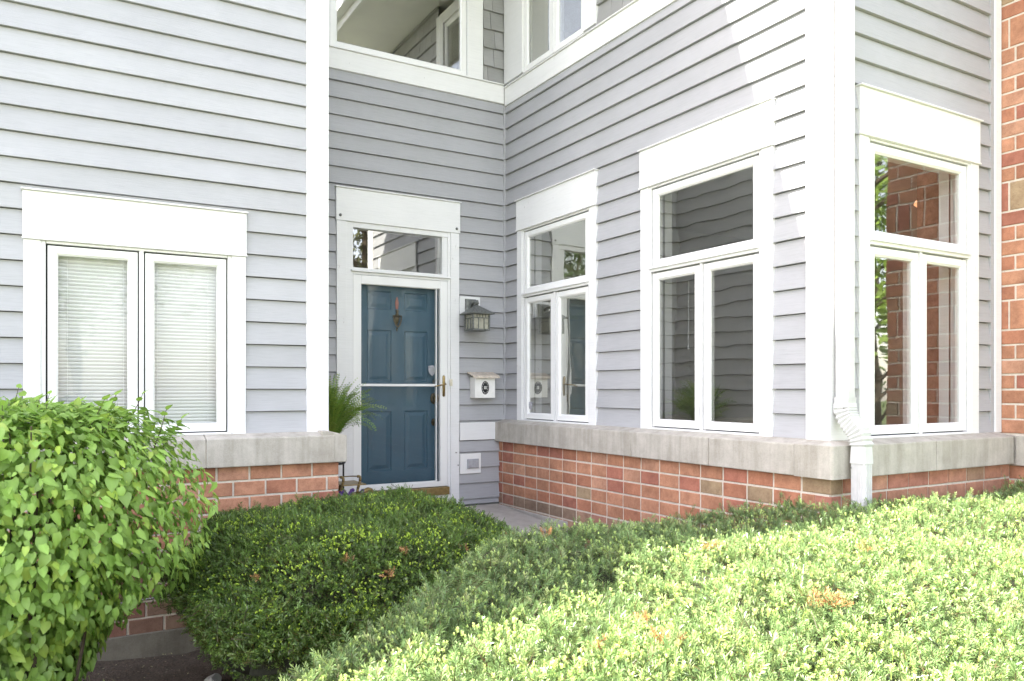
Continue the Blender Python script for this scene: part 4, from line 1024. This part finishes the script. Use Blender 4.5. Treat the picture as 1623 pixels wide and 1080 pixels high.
b = MB(); b.tube([(2.12, 6.04, -.845), (2.17, 6.05, -.822), (2.215, 6.06, -.806), (2.24, 6.06, -.812), (2.252, 6.06, -.84), (2.252, 6.06, -.90), (2.25, 6.06, -1.15)], [.02, .02, .018, .015, .011, .009, .009], 8); b.tube([(2.02, 6.2, -.78), (2.02, 6.2, -1.15)], .009, 6); b.build('leg', M['bronze'], rk, 0, True)
pp = empty('potted_pansies', (2.06, 6.02, -1.15), 'purple pansies in a low pot below the bronze rack', 'plant')
b = MB(); b.lathe((2.06, 6.02, -1.15), [(.09, 0), (.12, .18), (.115, .18), (.001, .17)], 20); b.build('pot', M['pot'], pp, 0, True)
V = []; Cc = []
for k in range(26):
    c0 = np.array([2.06 + random.uniform(-.12, .10), 6.0 + random.uniform(-.09, .05), random.uniform(-.93, -.80)])
    V = []; Cc = []
    for j in range(5):
        a = 6.283 * j / 5; d = np.array([math.cos(a), -.25, math.sin(a)]) * .019; e = np.array([-math.sin(a), -.1, math.cos(a)]) * .011
        V += [c0, c0 + d * .6 + e, c0 + d, c0 + d * .6 - e]; Cc += [np.array([.15, .07, .3]) * random.uniform(.6, 1.3)] * 4
    V = np.array(V); npmesh('blossom', V, quads(V), np.array(Cc), M['fern'], pp)
V = []; Cc = []
for k in range(160):
    c0 = np.array([2.06 + random.uniform(-.12, .12), 6.02 + random.uniform(-.1, .1), random.uniform(-1.0, -.85)]); d = np.array([random.uniform(-1, 1), random.uniform(-1, 1), random.uniform(0, 1)]) * .022; e = np.array([-d[1], d[0], .004]) * .4
    V += [c0, c0 + d * .5 + e, c0 + d, c0 + d * .5 - e]; Cc += [np.array([.08, .16, .03]) * random.uniform(.7, 1.2)] * 4
V = np.array(V); npmesh('foliage', V, quads(V), np.array(Cc), M['fern'], pp)
# small weed sprouting in front of the threshold
wd = MB(); V = []; Cc = []
for k in range(40):
    a = random.uniform(0, 6.28); l_ = random.uniform(.03, .08); c0 = np.array([2.865 + random.uniform(-.012, .012), 6.45, -.93 - random.uniform(0, .16)]); d = np.array([math.cos(a) * .6, math.sin(a) * .3, random.uniform(.2, 1)]) * l_; e = np.array([-d[2], 0, d[0]]) * .09
    V += [c0, c0 + d * .5 + e, c0 + d, c0 + d * .5 - e]; Cc += [np.array([.10, .17, .05]) * random.uniform(.8, 1.3)] * 4
V += [np.array(q) for q in ((2.862, 6.45, -1.14), (2.868, 6.45, -1.14), (2.868, 6.45, -.9), (2.862, 6.45, -.9))]; Cc += [np.array([.1, .15, .05])] * 4
V = np.array(V); o = npmesh('weed', V, quads(V), np.array(Cc), M['fern']); tag(o, 'tiny green weed standing before the brass door threshold', 'weed')

# rocks under the yew bush
def rock(x, y, z, sx, sy, sz, seed, label):
    bm = bmesh.new(); bmesh.ops.create_icosphere(bm, subdivisions=3, radius=1); r = random.Random(seed)
    pl = [(Vector((r.uniform(-1, 1), r.uniform(-1, 1), r.uniform(-.5, 1))).normalized(), r.uniform(.55, .85)) for _ in range(14)]
    for v in bm.verts:
        for n_, d in pl:
            e = v.co.dot(n_) - d
            if e > 0: v.co -= n_ * e
        v.co = Vector((v.co.x * sx, v.co.y * sy, v.co.z * sz))
    me = bpy.data.meshes.new('rock'); bm.to_mesh(me); bm.free(); me.materials.append(M['rock'])
    o = bpy.data.objects.new('rock', me); C.objects.link(o); o.location = (x, y, z); o.rotation_euler = (0, 0, r.uniform(0, 3)); tag(o, label, 'rock', 'pale rocks under the yew bush')
rock(.97, 4.45, -1.66, .20, .13, .10, 3, 'wide pale grey rock under the yew bush, nearest its foot')
rock(1.22, 4.55, -1.60, .16, .14, .14, 5, 'taller grey rock right of the wide one, in shade under the yew bush')
rock(.80, 4.72, -1.66, .06, .05, .045, 8, 'small brown rock left of the pale rocks under the yew bush')

# ------------------------------------------------------------------ trees across the lawn (seen in the window panes)
def tree(x, y, h, r, col, label, seed, lo=.3):
    rg = np.random.default_rng(seed); rr = random.Random(seed)
    root = empty('tree', (x, y, GROUND), label, 'tree', 'trees across the lawn, reflected in the panes')
    b = MB(); b.tube([(x, y, GROUND - .1), (x + .05, y, GROUND + h * .3), (x - .05, y + .1, GROUND + h * .6), (x, y, GROUND + h * .92)], [.20, .15, .10, .03], 8)
    tips = []
    for k in range(14):
        a = rr.uniform(0, 6.28); z0 = GROUND + h * rr.uniform(lo, .75); L = r * rr.uniform(.5, .95)
        e = Vector((x + math.cos(a) * L, y + math.sin(a) * L, z0 + L * rr.uniform(.3, .9))); b.tube([(x, y, z0), (Vector((x, y, z0)) + e) / 2 + Vector((0, 0, .15)), e], [.06, .035, .012], 5); tips.append(e)
    b.build('trunk', M['bark'], root)
    n = 7000; tp = np.array(tips + [Vector((x, y, GROUND + h * q)) for q in (.6, .75, .88)]); c = tp[rg.integers(0, len(tp), n)] + rg.normal(0, r * .20, (n, 3))
    d = rg.standard_normal((n, 3)); d /= np.linalg.norm(d, axis=1, keepdims=True); e = np.cross(d, rg.standard_normal((n, 3))); e /= np.linalg.norm(e, axis=1, keepdims=True); s_ = rg.uniform(.05, .11, (n, 1))
    V = np.stack([c - d * s_, c + e * s_ * .6, c + d * s_, c - e * s_ * .6], 1).reshape(-1, 3)
    npmesh('crown', V, quads(V), np.repeat(np.array(col) * rg.uniform(.6, 1.4, (n, 1)), 4, 0), M['treeleaf'], root)
tree(12.5, -3.6, 7, 2.8, (.26, .38, .07), 'yellow-green tree reflected in the left part of the rightmost window', 1, .12)
tree(7.6, -7.5, 9, 2.8, (.16, .16, .07), 'olive brown tree reflected in the transom above the front door', 2)
tree(17.5, -6.2, 8, 4.0, (.13, .22, .05), 'tall green tree across the lawn behind the yellow-green one', 3, .08)
tree(.5, -13, 10, 3.4, (.10, .18, .05), 'dark green tree across the lawn behind the camera', 4)
tree(-7.5, -8, 9, 3.2, (.12, .2, .05), 'green tree across the lawn far to the left', 5)

bpy.context.view_layer.update()
